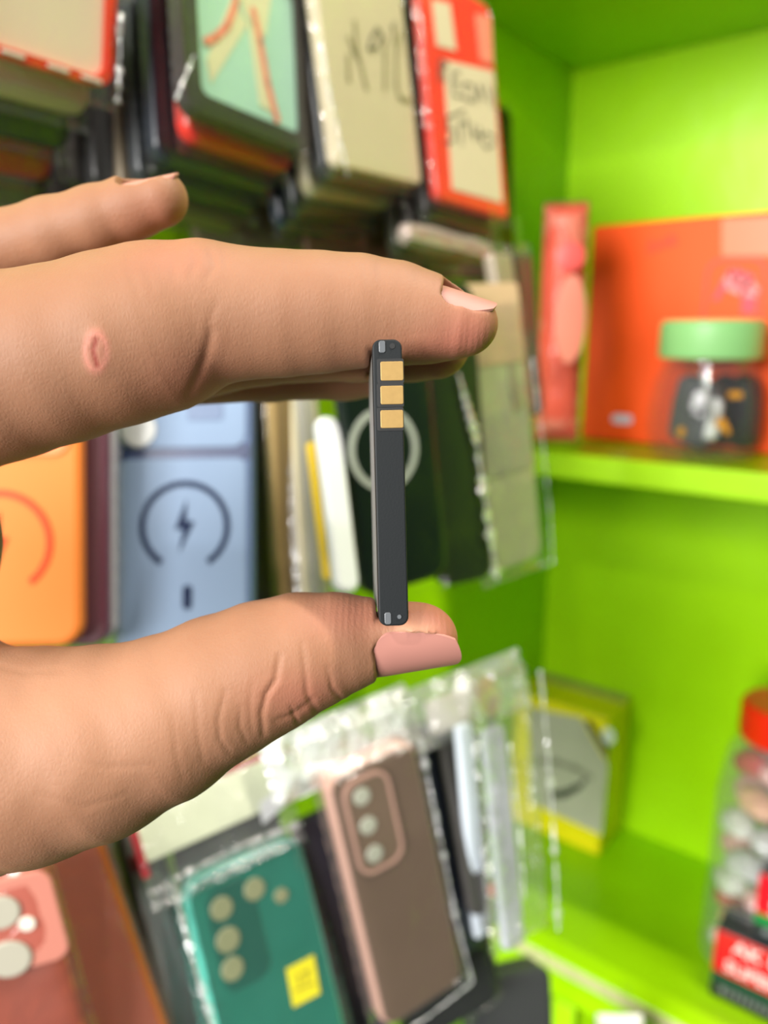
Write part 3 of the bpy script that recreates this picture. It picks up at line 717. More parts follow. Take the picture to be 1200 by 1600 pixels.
mL3, w, h = pose([(284, 1382), (468, 1300), (562, 1690), (382, 1806)], .395, 16, 14)
e = thing('phone_case', 'turquoise and teal phone case with camera holes and a yellow sticker', 'phone case', mL3)
M_tq = mat('turquoise_bumper', (84, 190, 172), rough=.3, coat=.3)
M_tl = mat('teal_case', (14, 108, 90), rough=.25, coat=.35, mottle=.2, mscale=30)
obj('case_shell', B(slab, w, h, .013, r=.010, bev=.003), M_tq, e)
obj('back_plate', B(slab, w - .004, h - .004, .002, r=.009, bev=.0008, y0=-.0010), M_tl, e)
cpn = obj('camera_panel', B(slab, .026, .052, .0014, r=.008, bev=.0006, cx=loc(mL3, 372, 1460)[0], cz=loc(mL3, 372, 1458)[1], y0=-.0012), mat('dark_teal', (10, 84, 70), rough=.3), e)
for px_, py_, r_ in ((345, 1418, .0058), (355, 1467, .0062), (362, 1512, .0058), (396, 1388, .0056), (438, 1398, .0038)):
    c = loc(mL3, px_, py_)
    obj('camera_cutout', B(disc, r_, .0010, cx=c[0], cz=c[1], y0=-.0020), mat('khaki_hole', (136, 140, 104), rough=.4), cpn)
stk_q = q = [loc(mL3, *p) for p in ((445, 1512), (488, 1490), (498, 1550), (456, 1572))]
stk_ = obj('yellow_sticker', B(poly, q, .0006, -.0022), mat('yellow_sticker', (232, 220, 10), rough=.5), e)
q0, q1 = loc(mL3, 462, 1530), loc(mL3, 482, 1522)
obj('sticker_print', B(strokes, [[loc(mL3, 462, 1520), loc(mL3, 466, 1534)], [loc(mL3, 470, 1517), loc(mL3, 478, 1514), loc(mL3, 475, 1530)], [loc(mL3, 458, 1545), loc(mL3, 488, 1533)]], .0009, -.0024), mat('olive_ink', (150, 140, 10), rough=.6), stk_)
obj('plastic_sleeve', sleeve(w + .012, h + .010, .0165, puff=.001, crinkle=.0008, seed=51, y0=-.0026), film('bag_film', haze=.02, gloss=.04, rough=.12, bump=.003, scale=50), e)
seal_glint(e, mL3, [(268, 1380), (300, 1500), (338, 1620)], .004)
seal_glint(e, mL3, [(270, 1372), (370, 1322), (470, 1284)], .004)
plain_packet('charcoal case hanging behind the turquoise and teal case', up(mL3, .000, .0190, .016), w - .006, h, (54, 52, 48), t=.009)
# header card of that packet
mH3, wh, hh = pose([(205, 1268), (430, 1180), (452, 1258), (228, 1340)], .392, 16, 14)
e2 = thing('header_card', 'pale green header card with red edge above the turquoise case', 'card', mH3)
obj('card', B(slab, wh, hh, .003, r=.002, bev=.0004), mat('pale_green_card', (206, 212, 184), rough=.5, mottle=.10, mscale=60), e2)
M_wine = mat('wine_red', (156, 46, 52), rough=.4)
obj('red_edge', many((slab, (wh + .002, .0036, .004), dict(r=.0008, bev=.0004, cz=hh / 2 + .001)), (slab, (.0040, hh * 1.2, .004), dict(r=.0008, bev=.0004, cx=-wh / 2 - .0015, cz=-.004))), M_wine, e2)
obj('white_tag', B(poly, [loc(mH3, 405, 1255), loc(mH3, 440, 1228), loc(mH3, 446, 1258), loc(mH3, 410, 1288)], .0005, -.0006), M_wht, e2)
obj('plastic_sleeve', sleeve(wh + .006, hh + .030, .005, puff=.0015, crinkle=.002, seed=61, cz=-.008, y0=-.0012, freq=80), film('header_film', haze=.04, gloss=.06, rough=.12, bump=.003, scale=60), e2)

e = edge_packet('dark aubergine case edge between the turquoise and the rose brown case', [(458, 1292), (522, 1256), (632, 1690), (560, 1725)], .425, 16, 14, (38, 36, 46), t=.007, bag=False)
hang_tab(e, .012, .12)

mL5, w, h = pose([(506, 1216), (648, 1152), (726, 1532), (602, 1612)], .415, 15, 15)
e = thing('phone_case', 'rose brown phone case with a vertical three-lens camera strip', 'phone case', mL5)
M_rs = mat('rose_edge', (190, 150, 134), rough=.3, coat=.3)
M_rb = mat('rose_brown_case', (104, 84, 68), rough=.3, coat=.4, mottle=.06, mscale=20)
obj('case_shell', B(slab, w, h, .013, r=.009, bev=.003), M_rs, e)
obj('back_plate', B(slab, w - .004, h - .004, .002, r=.008, bev=.0008, y0=-.0010), M_rb, e)
ca, cb = loc(mL5, 562, 1242), loc(mL5, 585, 1330)
cc = ((ca[0] + cb[0]) / 2, (ca[1] + cb[1]) / 2)
cpn = obj('camera_panel', B(slab, .026, .052, .0018, r=.008, bev=.0006, cx=cc[0] + .003, cz=cc[1], y0=-.0022), mat('taupe_panel', (112, 92, 74), rough=.35, coat=.3), e)
obj('panel_rim', B(frame, .0275, .0535, .0018, .0022, r=.0085, cx=cc[0] + .003, cz=cc[1], y0=-.0028), M_rs, cpn)
for px_, py_ in ((562, 1242), (572, 1287), (582, 1331)):
    c = loc(mL5, px_, py_)
    obj('camera_lens', B(disc, .0048, .0012, cx=c[0], cz=c[1], y0=-.0030), mat('lens_pale', (176, 178, 162), rough=.25), cpn)
obj('plastic_sleeve', sleeve(w + .012, h + .010, .0175, puff=.001, crinkle=.0008, seed=71, y0=-.0038), film('bag_film'), e)
seal_glint(e, mL5, [(652, 1150), (682, 1300), (708, 1430), (734, 1530)], .003)
seal_glint(e, mL5, [(734, 1530), (660, 1586), (606, 1622)], .003)
# crumpled bag top above it
mH5, wh, hh = pose([(400, 1160), (640, 1068), (660, 1160), (440, 1262)], .412, 15, 10)
o = obj('bag_header', sleeve(wh, hh, .006, puff=.004, crinkle=.005, seed=81, freq=70, nx=44, nz=30), film('crumpled_film', haze=.5, fres=.4, gloss=.10, rough=.15, bump=.003, scale=60), matrix=mH5)
tag(o, 'crumpled whitish clear bag top above the rose brown case', 'bag')
mH6, wh, hh = pose([(632, 1062), (818, 1030), (842, 1130), (656, 1150)], .448, 12, 6)
e = thing('bag_header', 'crumpled clear bag top with cream label and orange spot, under the thumb tip', 'bag', mH6)
obj('bag_film', sleeve(wh, hh, .008, puff=.004, crinkle=.004, seed=91, freq=70, nx=44, nz=30), film('crumpled_film_thin', haze=.20, fres=.4, gloss=.10, rough=.15, bump=.003, scale=60), e)
obj('label_card', B(slab, wh * .50, hh * .55, .001, r=.002, bev=.0003, cx=-wh * .12, cz=-hh * .06, y0=.004), mat('cream_label', (214, 210, 196), rough=.5), e)
obj('orange_spot', B(disc, .0085, .0008, cx=loc(mH6, 770, 1090)[0], cz=loc(mH6, 770, 1090)[1], y0=.003, rz=.012), mat('amber_print', (196, 142, 66), rough=.5), e)

# stack of edges to the right
edge_packet('navy black case edge hanging right of the rose brown case', [(662, 1140), (690, 1132), (770, 1470), (722, 1500)], .447, 12, 13, (28, 34, 46), t=.006, seed=101, bag=False)
edge_packet('charcoal case edge second right of the rose brown case', [(688, 1140), (716, 1132), (770, 1420), (740, 1440)], .442, 12, 11, (70, 68, 66), t=.006, bag=False)
edge_packet('bluish white slim case edge in the lower right bag', [(716, 1136), (740, 1130), (764, 1460), (748, 1470)], .440, 12, 8, (206, 216, 226), t=.006, r=.003, bag=False)
e = edge_packet('dark slate case edge with a red dot in the lower right bag', [(736, 1150), (764, 1145), (790, 1440), (762, 1455)], .450, 12, 8, (104, 108, 108), t=.006, r=.003, bag=False)
obj('red_dot', B(disc, .0042, .0010, cx=0, cz=-.034, y0=-.0009), mat('dot_red', (206, 60, 40), rough=.4), e)
mx, w, h = pose([(756, 1140), (790, 1132), (822, 1470), (794, 1490)], .446, 12, 8)
plain_packet('lavender white slim case, rightmost in the lower right bag', mx, w, h, (206, 206, 226), t=.006, r=.003, bag=False)
c = None
mB, wb_, hb_ = pose([(742, 1060), (842, 1040), (868, 1455), (790, 1505)], .424, 12, 8)
o = obj('clear_bag', sleeve(wb_, hb_, .016, puff=.004, crinkle=.002, seed=111, freq=50, seam=.006), film('sparkling_film', haze=.03, fres=.4, gloss=.08, rough=.1, bump=.004, scale=55), matrix=mB)
tag(o, 'glinting clear plastic bag hanging at the lower right, beside the yellow carton', 'bag')
seal_glint(o, mB, [(838, 1046), (850, 1180), (860, 1320), (866, 1450)], .006)
seal_glint(o, mB, [(790, 1160), (806, 1300), (812, 1400)], .004)
# things below
mx, w, h = pose([(740, 1530), (862, 1512), (870, 1720), (750, 1740)], .50, 20, 6)
hang_tab(plain_packet('grey and black packet in shadow below the lower right bag', mx, w, h, (50, 52, 54), t=.02), w, h)
mx, w, h = pose([(560, 1180), (700, 1120), (790, 1560), (640, 1640)], .462, 15, 14)
plain_packet('black case at the back of the rose brown case stack', mx, w, h, (30, 32, 34), t=.012)

# ------------------------------------------------------------------ battery
BD = .141
def camframe(loc, yaw=0, roll=0):
    m = Matrix((cr, cf, cu)).transposed().to_4x4()
    m = m @ Matrix.Rotation(R(yaw), 4, 'Z') @ Matrix.Rotation(R(roll), 4, 'Y')
    m.translation = loc
    return m
top, bot = P(604.5, 530, BD), P(615.5, 978, BD)
roll = math.degrees(math.atan2((615.5 - 604.5), 448))
mb = camframe((top + bot) / 2, yaw=2.4, roll=-roll)
LH = (top - bot).length; LW = 46.5 / F * BD; LD = .034
e = thing('phone_battery', 'slim black phone battery held upright between finger and thumb', 'battery', mb)
M_bat = mat('battery_plastic', (15, 20, 23), rough=.6, spec=.3, bump=.00002, bscale=2500)
M_bat2 = mat('battery_wrap', (118, 118, 116), rough=.45)
bm = bmesh.new()
slab(bm, LW, LH, .0045, r=.0016, bev=.0003)
obj('edge_frame', bm, M_bat, e)
obj('cell_body', B(slab, LW - .0002, LH - .0012, LD - .0046, r=.0010, bev=.0002, y0=.0046), M_bat2, e)
def bz(py): return (LH / 2) - (py - 530) / 448 * LH
def bxx(px, py): return (px - (604.5 + (py - 530) / 448 * 11)) / F * BD
M_gold = mat('gold_contact', (160, 130, 76), rough=.5, metal=.35, mottle=.12, mscale=900)
M_rec = mat('black_recess', (18, 19, 21), rough=.6)
for y0_, y1_ in ((565, 595), (603, 632), (641, 669)):
    zc = (bz(y0_) + bz(y1_)) / 2; hh_ = bz(y0_) - bz(y1_)
    xc = bxx(609, (y0_ + y1_) / 2) + .0002
    rc_ = obj('contact_recess', B(slab, .0049, hh_ + .0010, .0004, r=.0003, bev=.00005, cx=xc - .00005, cz=zc, y0=-.00006), M_rec, e)
    obj('contact', B(slab, .0042, hh_, .0004, r=.0003, bev=.0001, cx=xc + .0002, cz=zc, y0=-.00016), M_gold, rc_)
M_bhi = mat('battery_shiny', (92, 96, 100), rough=.3)
for px_, py_ in ((597, 542), (606, 966)):
    obj('latch_notch', B(slab, .0012, .0022, .0004, r=.0004, bev=.0001, cx=bxx(px_, py_), cz=bz(py_), y0=-.0002), M_bhi, e)
obj('pin_hole', B(disc, .00055, .0002, cx=bxx(613, 541), cz=bz(541), y0=-.00012, n=14), M_rec, e)
obj('pin_dot', B(disc, .0004, .0003, cx=bxx(624, 964), cz=bz(964), y0=-.0002, n=14), M_bhi, e)

# ------------------------------------------------------------------ the hand (distances in mm in the camera's own frame)
def H(px, py, d): return np.array([(px - 600) / F * d, d, (800 - py) / F * d], dtype=np.float32)
h_ = .40
def axis(*segs):
    out = [segs[0][0]]
    for a_, b_, st in segs:
        n_ = max(1, round((b_ - a_) / st)); out += [a_ + (b_ - a_) * (i + 1) / n_ for i in range(n_)]
    return np.array(out, dtype=np.float32)
# fine where the photo shows the hand, coarser towards the wrist and at the far side
gx = axis((-290, -130, 3.0), (-130, -88, 1.2), (-88, 26, h_)); gy = axis((130, 168, h_), (168, 205, .8), (205, 226, 2.0)); gz = axis((-84, -68, 1.5), (-68, 88, h_), (88, 94, 1.5))
N = np.array([len(gx), len(gy), len(gz)])
def span(a_, b_):
    i0 = np.array([max(0, np.searchsorted(g, v) - 1) for g, v in zip((gx, gy, gz), a_)])
    i1 = np.array([min(len(g), np.searchsorted(g, v) + 1) for g, v in zip((gx, gy, gz), b_)])
    return i0, i1

def smin(a, b, k):
    h = np.clip(.5 + .5 * (b - a) / k, 0, 1)
    return b * (1 - h) + a * h - k * h * (1 - h)

def chain(D, pts, k=2.0, sy=1.0, margin=15):
    """pts: (px, py, depth mm, radius px); smooth union of tapered limbs into D"""
    q = [(H(x, y, d), r * d / F) for x, y, d, r in pts]
    for (a, ra), (b, rb) in zip(q, q[1:]):
        rm = max(ra, rb) + margin
        i0, i1 = span(np.minimum(a, b) - rm, np.maximum(a, b) + rm)
        if np.any(i1 <= i0): continue
        X = gx[i0[0]:i1[0], None, None] - a[0]; Y = gy[None, i0[1]:i1[1], None] - a[1]; Z = gz[None, None, i0[2]:i1[2]] - a[2]
        ba = b - a; L2 = float(ba @ ba)
        t = np.clip((X * ba[0] + Y * ba[1] + Z * ba[2]) / L2, 0, 1)
        d = np.sqrt((X - t * ba[0]) ** 2 + ((Y - t * ba[1]) * sy) ** 2 + (Z - t * ba[2]) ** 2) - (ra + (rb - ra) * t)
        s_ = (slice(i0[0], i1[0]), slice(i0[1], i1[1]), slice(i0[2], i1[2]))
        D[s_] = smin(D[s_], d, k)
    return D
def new(): return np.full(tuple(N), 18.0, dtype=np.float32)

idx = chain(new(), [(-130, 606, 160, 158), (0, 574, 157, 143), (90, 556, 156, 134), (180, 531, 156, 131), (250, 512, 157, 128), (318, 491, 157, 109), (380, 491, 157, 98), (440, 491, 157, 94),
                    (500, 489, 157, 90), (560, 487, 157, 84), (620, 491, 157, 77), (672, 499, 156, 66), (716, 505, 155, 52), (733, 507, 155, 44)])
midf = chain(new(), [(-140, 590, 181, 135), (60, 565, 182, 116), (250, 548, 184, 92), (400, 541, 183, 60), (560, 537, 178, 57), (640, 538, 174, 56), (682, 540, 172, 52)])
rngf = chain(new(), [(-150, 590, 202, 120), (60, 572, 204, 100), (250, 562, 203, 74), (420, 568, 200, 58), (540, 570, 196, 54), (590, 574, 194, 46)])
pnk = chain(new(), [(-220, 470, 204, 86), (-90, 424, 196, 66), (0, 388, 190, 55), (80, 364, 187, 52), (150, 343, 185, 49), (205, 325, 184, 46), (250, 311, 183, 43)])
thb = chain(new(), [(-240, 1190, 168, 190), (-60, 1188, 162, 182), (50, 1178, 158, 164), (150, 1159, 157, 148), (250, 1124, 157, 127), (340, 1076, 157, 112), (410, 1044, 157, 103), (470, 1020, 157, 92),
                    (530, 1005, 157, 77), (578, 998, 157, 60), (640, 1000, 156, 56), (660, 999, 156, 55)])
palm = chain(new(), [(-560, 900, 185, 230), (-360, 860, 182, 240), (-260, 700, 178, 190), (-150, 610, 172, 150)], k=6)
chain(palm, [(-360, 860, 186, 235), (-220, 600, 200, 140)], k=6)
chain(palm, [(-400, 960, 178, 235), (-200, 1170, 166, 180)], k=6)
chain(palm, [(-150, 650, 172, 112), (-138, 850, 174, 118), (-160, 1080, 168, 118)], k=6)
chain(palm, [(-1000, 980, 185, 205), (-560, 900, 185, 225)], k=8)
D = palm
for i in range(0, N[0], 24):
    c = slice(i, i + 24)
    f = smin(np.minimum(idx[c], midf[c]), rngf[c], .6)
    f = np.minimum(np.minimum(f, pnk[c]), thb[c])
    D[c] = smin(D[c], f, 9.0)
del idx, midf, rngf, pnk, thb, palm, f
# flesh pressed by the battery
mbi = mb.inverted()
Rc = np.array(Matrix((cr, cf, cu)))        # rows: camera axes
bc = np.array([(mb.translation - CAM).dot(v) * 1000 for v in (cr, cf, cu)])
bax = [np.array([mb.col[i].xyz.dot(v) for v in (cr, cf, cu)]) for i in range(3)]
i0, i1 = span(bc - np.array([7, 12, 34]), bc + np.array([7, 52, 34]))
X = (gx[i0[0]:i1[0], None, None] - bc[0]).astype(np.float32); Y = (gy[None, i0[1]:i1[1], None] - bc[1]).astype(np.float32); Z = (gz[None, None, i0[2]:i1[2]] - bc[2]).astype(np.float32)
bax = [v.astype(np.float32) for v in bax]
lx = X * bax[0][0] + Y * bax[0][1] + Z * bax[0][2]
ly = X * bax[1][0] + Y * bax[1][1] + Z * bax[1][2] - np.float32(LD * 500)
lz = X * bax[2][0] + Y * bax[2][1] + Z * bax[2][2]
db = np.maximum(np.maximum(np.abs(lx) - LW * 500, np.abs(ly) - LD * 500), np.abs(lz) - LH * 500).astype(np.float32)
s_ = (slice(i0[0], i1[0]), slice(i0[1], i1[1]), slice(i0[2], i1[2]))
D[s_] = -smin(-D[s_], db - .05, 1.2)
del X, Y, Z, lx, ly, lz, db

# nails: beds carved out of the flesh, plates added as children
NAILS = []
def nail(base, tip, nrm, half, rho, tw=.55, open_side=False):
    b, t = H(*base), H(*tip)
    ax = t - b; L = float(np.linalg.norm(ax)); ax = ax / L
    n = np.array(nrm, dtype=np.float32); n = n - ax * (n @ ax); n /= np.linalg.norm(n)
    la = np.cross(ax, n)
    NAILS.append((b, ax, n, la, L, half, rho, tw, open_side))
def wid(s, half, tw):            # half width along the nail, s in 0..1
    s = np.clip(s, 0, 1)
    return half * np.where(s < .25, np.sqrt(np.clip(1 - ((.25 - s) / .25) ** 2 * .72, 0, 1)), 1 - (1 - tw) * ((s - .25) / .75) ** 2.6)
def carve(D, nl, off=.06):
    b, ax, n, la, L, half, rho, tw, open_side = nl
    c = b + ax * L / 2; rm = L / 2 + half + 4
    i0, i1 = span(c - rm, c + rm)
    X = gx[i0[0]:i1[0], None, None] - b[0]; Y = gy[None, i0[1]:i1[1], None] - b[1]; Z = gz[None, None, i0[2]:i1[2]] - b[2]
    s = (X * ax[0] + Y * ax[1] + Z * ax[2]) / L; l = X * la[0] + Y * la[1] + Z * la[2]; z = X * n[0] + Y * n[1] + Z * n[2]
    surf = -l * l / (2 * rho) - off
    cut = surf - z                                            # >0 below the nail surface
    lat = wid(s, half, tw) - np.abs(l)
    if open_side: lat = np.where(l > 0, 6.0, lat)
    inside = np.minimum(np.minimum(lat, s * L - .9), 8.0)   # >0 within the plate's outline
    carved = np.minimum(np.maximum(-cut, -99), inside)        # region to remove: above surface and inside outline
    s_ = (slice(i0[0], i1[0]), slice(i0[1], i1[1]), slice(i0[2], i1[2]))
    D[s_] = -smin(-D[s_], -carved, .7)
nail((580, 1049, 157 - 58 * .68 / F * 157), (713, 1027, 156 - 32 * .68 / F * 156), (0, -.68, -.73), 7.3, 8.4, .62, True)
nail((684, 445.5, 151.4), (771, 474, 152.4), (.0, -.50, .86), 5.0, 6.2, .5)
nail((182, 290, 181.2), (273, 271.5, 180.9), (.0, -.42, .90), 4.2, 5.8, .6)
for nl in NAILS: carve(D, nl)

def surface_nets(D):
    s = D < 0
    cells = np.zeros(tuple(n - 1 for n in D.shape), dtype=np.int8)
    for dx in (0, 1):
        for dy in (0, 1):
            for dz in (0, 1):
                cells += s[dx:D.shape[0] - 1 + dx, dy:D.shape[1] - 1 + dy, dz:D.shape[2] - 1 + dz]
    act = (cells > 0) & (cells < 8)
    I = np.argwhere(act); ids = np.full(act.shape, -1, dtype=np.int64); ids[act] = np.arange(len(I))
    acc = np.zeros((len(I), 3)); cnt = np.zeros(len(I))
    C = [(x, y, z) for x in (0, 1) for y in (0, 1) for z in (0, 1)]
    for a in C:
        for b in C:
            if sum(abs(a[i] - b[i]) for i in range(3)) == 1 and a < b:
                va = D[I[:, 0] + a[0], I[:, 1] + a[1], I[:, 2] + a[2]]; vb = D[I[:, 0] + b[0], I[:, 1] + b[1], I[:, 2] + b[2]]
                m = (va < 0) != (vb < 0)
                t = np.where(m, va / np.where(m, va - vb, 1), 0)
                pt = np.array(a)[None] + t[:, None] * (np.array(b) - np.array(a))[None]
                acc[m] += pt[m]; cnt[m] += 1
    V = I + acc / cnt[:, None]
    V = np.stack([np.interp(V[:, i], np.arange(len(g)), g) for i, g in enumerate((gx, gy, gz))], 1)
    quads = []
    for ax in range(3):
        u, v = [(1, 2), (2, 0), (0, 1)][ax]
        sl0 = [slice(None)] * 3; sl1 = [slice(None)] * 3; sl0[ax] = slice(0, -1); sl1[ax] = slice(1, None)
        A, Bq = s[tuple(sl0)], s[tuple(sl1)]
        E = np.argwhere(A != Bq)
        ok = (E[:, u] > 0) & (E[:, v] > 0) & (E[:, u] < D.shape[u] - 1) & (E[:, v] < D.shape[v] - 1)
        E = E[ok]; f = A[E[:, 0], E[:, 1], E[:, 2]]
        def cid(du, dv):
            c = E.copy(); c[:, u] += du; c[:, v] += dv
            return ids[c[:, 0], c[:, 1], c[:, 2]]
        q = np.stack([cid(-1, -1), cid(0, -1), cid(0, 0), cid(-1, 0)], 1)
        q[~f] = q[~f][:, ::-1]
        quads.append(q)
    return V, np.concatenate(quads)
V, Q = surface_nets(D)
del D
Q = Q[(Q >= 0).all(1)]
used = np.unique(Q); remap = np.full(len(V), -1); remap[used] = np.arange(len(used)); V = V[used]; Q = remap[Q]
# relax the stair steps a little
def relax(V, Q, it, lam=.5):
    e = np.concatenate([Q[:, [0, 1]], Q[:, [1, 2]], Q[:, [2, 3]], Q[:, [3, 0]]])
    for i in range(it):
        acc = np.zeros_like(V); cnt = np.zeros(len(V))
        for c in range(3):
            acc[:, c] = np.bincount(e[:, 0], V[e[:, 1], c], len(V)) + np.bincount(e[:, 1], V[e[:, 0], c], len(V))
        cnt = np.bincount(e[:, 0], minlength=len(V)) + np.bincount(e[:, 1], minlength=len(V))
        V = V + (lam if i % 2 == 0 else -lam * .9) * (acc / np.maximum(cnt, 1)[:, None] - V) * (cnt > 0)[:, None]
    return V
V = relax(V, Q, 8)
HO = P(0, 850, .17)
def to_local(V): 
    A = np.array([cr, cf, cu]) * .001
    return V @ A + np.array(CAM - HO)[None]
me = bpy.data.meshes.new('person')
me.from_pydata(to_local(V).tolist(), [], Q.tolist()); me.update()
hand = bpy.data.objects.new('person', me); COL.objects.link(hand); hand.location = HO
me2 = me; bpy.context.view_layer.update()
nv = len(me2.vertices)
co = np.empty(nv * 3); me2.vertices.foreach_get('co', co); co = co.reshape(-1, 3)
no = np.empty(nv * 3); me2.vertex_normals.foreach_get('vector', no); no = no.reshape(-1, 3)
Ax = np.array([cr, cf, cu])
cc = (co + np.array(HO - CAM)) @ Ax.T                  # camera frame, m
vp = np.stack([600 + F * cc[:, 0] / cc[:, 1], 800 - F * cc[:, 2] / cc[:, 1]], 1)
nc = no @ Ax.T
front = np.clip(-nc[:, 1] * 2 + .6, 0, 1) * (cc[:, 1] < .168)
def pdist(pts, taper=True):
    best = np.full(nv, 1e9); tt = np.zeros(nv); n = len(pts) - 1
    for i in range(n):
        a, b = np.array(pts[i], float), np.array(pts[i + 1], float); ba = b - a
        t = np.clip(((vp - a) @ ba) / (ba @ ba), 0, 1)
        d = np.hypot(*(vp - a - t[:, None] * ba).T)
        m = d < best; best[m] = d[m]; tt[m] = (i + t[m]) / n
    return best, tt
disp = np.zeros(nv)
CREASES = [([(437, 1025), (431, 1062), (416, 1087), (409, 1116), (411, 1146)], .55, 5), ([(472, 1006), (478, 1056), (481, 1087), (494, 1110)], .34, 5), ([(512, 1044), (519, 1075), (533, 1092)], .28, 4),
           ([(352, 1080), (341, 1125), (344, 1156), (358, 1175)], .30, 5), ([(375, 1106), (375, 1137), (386, 1160)], .22, 4), ([(306, 1081), (309, 1144), (318, 1190)], .18, 5), ([(431, 1126), (456, 1118), (489, 1094)], .30, 5),
           ([(455, 1105), (462, 1122), (466, 1130)], .3, 4), ([(270, 1120), (276, 1180), (285, 1215)], .14, 6), ([(395, 1060), (390, 1100), (394, 1140)], .14, 4), ([(100, 1180), (160, 1200), (240, 1195)], .12, 6), ([(60, 1240), (130, 1262), (200, 1240)], .12, 6), ([(-10, 1040), (40, 1050), (100, 1046)], .16, 6),
           ([(-20, 950), (10, 964), (34, 978), (54, 999)], .8, 9), ([(-10, 985), (30, 1003), (70, 1010)], .3, 7),
           ([(328, 392), (336, 414), (322, 437)], .22, 6), ([(300, 386), (306, 410), (297, 432)], .16, 6), ([(268, 404), (273, 438)], .16, 6), ([(226, 416), (239, 450)], .13, 6), ([(350, 396), (354, 420)], .14, 5), ([(200, 420), (214, 455)], .10, 6),
           ([(330, 520), (321, 558), (311, 585), (296, 616)], .5, 8), ([(340, 470), (326, 505), (330, 540)], .16, 7), ([(568, 410), (574, 440)], .10, 6), ([(590, 412), (596, 436)], .10, 6),
           ([(152, 528), (146, 545), (152, 572)], .22, 5)]
for pts, dep, wd in CREASES:
    d, t = pdist(pts)
    g = np.exp(-(d / wd) ** 2) * (.35 + .65 * np.sin(np.pi * np.clip(t * .9 + .05, 0, 1))) - .10 * np.exp(-((d - wd * 2) / (wd * 1.3)) ** 2)
    disp -= dep * .72 * g * front
d, t = pdist([(148, 528), (150, 570)])
disp += .30 * np.exp(-(d / 17) ** 2) * front
# slack skin: low waves over thumb base
ph = np.sin(vp[:, 0] * .085 + 3 * np.sin(vp[:, 1] * .02)) * np.clip((1220 - vp[:, 0] * .4 - np.abs(vp[:, 1] - 1150) * 5) / 900, 0, 1) * (vp[:, 1] > 1000)
disp += .05 * ph * front
co2 = co + no * (disp * .001)[:, None]
me2.vertices.foreach_set('co', co2.ravel()); me2.update(); me2.shade_smooth()
def attr(name, val):
    a = me2.attributes.new(name, 'FLOAT', 'POINT'); a.data.foreach_set('value', np.clip(val, 0, 1).astype(np.float32))
def blob(x, y, rx, ry, p=2): return np.exp(-(((vp[:, 0] - x) / rx) ** 2 + ((vp[:, 1] - y) / ry) ** 2))
attr('flush', .9 * blob(700, 985, 55, 60) + .5 * blob(560, 960, 90, 40) + .5 * blob(470, 1090, 70, 40) + .6 * blob(740, 520, 60, 50) + .55 * blob(690, 560, 90, 40) + .3 * blob(270, 400, 80, 40) + .3 * blob(250, 340, 70, 40) + .5 * blob(30, 985, 60, 25) + .25 * blob(300, 600, 80, 60))
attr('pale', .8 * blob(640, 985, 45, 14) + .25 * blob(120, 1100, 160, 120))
dw, tw = pdist([(150, 530), (146, 548), (152, 570)])
ringw = np.exp(-((np.hypot((vp[:, 0] - 150) / 18, (vp[:, 1] - 549) / 30) - 1) / .28) ** 2)
attr('wound', .85 * np.exp(-(dw / 4.5) ** 2) * front)
attr('halo', (.55 * ringw + .35 * (np.hypot((vp[:, 0] - 150) / 18, (vp[:, 1] - 549) / 30) < 1)) * front)
attr('ridge', np.clip(blob(560, 955, 90, 35) + blob(690, 960, 40, 40) + .8 * blob(745, 530, 45, 35), 0, 1))
# skin
ms = bpy.data.materials.new('skin'); ms.use_nodes = True
nt = ms.node_tree; b = nt.nodes['Principled BSDF']
def N_(t, **k):
    n = nt.nodes.new(t)
    for a_, v_ in k.items(): n.inputs[a_].default_value = v_
    return n
L_ = nt.links.new
tc = N_('ShaderNodeTexCoord')
n1 = N_('ShaderNodeTexNoise', Scale=70.0, Detail=5.0)
n2 = N_('ShaderNodeTexNoise', Scale=420.0, Detail=4.0)
for n in (n1, n2): L_(tc.outputs['Object'], n.inputs['Vector'])
def mix(fac, a, bcol):
    m = nt.nodes.new('ShaderNodeMix'); m.data_type = 'RGBA'
    if isinstance(fac, float): m.inputs['Factor'].default_value = fac
    else: L_(fac, m.inputs['Factor'])
    for s, v in (('A', a), ('B', bcol)):
        if isinstance(v, tuple): m.inputs[s].default_value = (*lin(v), 1)
        else: L_(v, m.inputs[s])
    return m.outputs['Result']
def att(n):
    a = nt.nodes.new('ShaderNodeAttribute'); a.attribute_name = n; return a.outputs['Fac']
base = mix(n1.outputs['Fac'], (139, 98, 73), (154, 114, 88))
mr = N_('ShaderNodeMath'); mr.operation = 'MULTIPLY'; mr.inputs[1].default_value = .35; L_(n2.outputs['Fac'], mr.inputs[0])
base = mix(mr.outputs[0], base, (144, 98, 72))
base = mix(att('flush'), base, (170, 104, 86))
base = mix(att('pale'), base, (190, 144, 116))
base = mix(att('halo'), base, (186, 122, 104))
base = mix(att('wound'), base, (136, 58, 48))
L_(base, b.inputs['Base Color'])
b.inputs['Roughness'].default_value = .6; b.inputs['Specular IOR Level'].default_value = .3
b.inputs['Subsurface Weight'].default_value = .18; b.inputs['Subsurface Radius'].default_value = (1.0, .38, .2); b.inputs['Subsurface Scale'].default_value = .0022
vor = N_('ShaderNodeTexVoronoi', Scale=1300.0); vor.feature = 'DISTANCE_TO_EDGE'
mp = N_('ShaderNodeMapping'); mp.inputs['Scale'].default_value = (1, 1, .6)
nz = N_('ShaderNodeTexNoise', Scale=500.0, Detail=3.0)
L_(tc.outputs['Object'], mp.inputs['Vector']); L_(tc.outputs['Object'], nz.inputs['Vector'])
L_(mp.outputs['Vector'], vor.inputs['Vector'])
rid = N_('ShaderNodeTexWave', Scale=260.0, Distortion=2.0, Detail=1.0); rid.bands_direction = 'X'
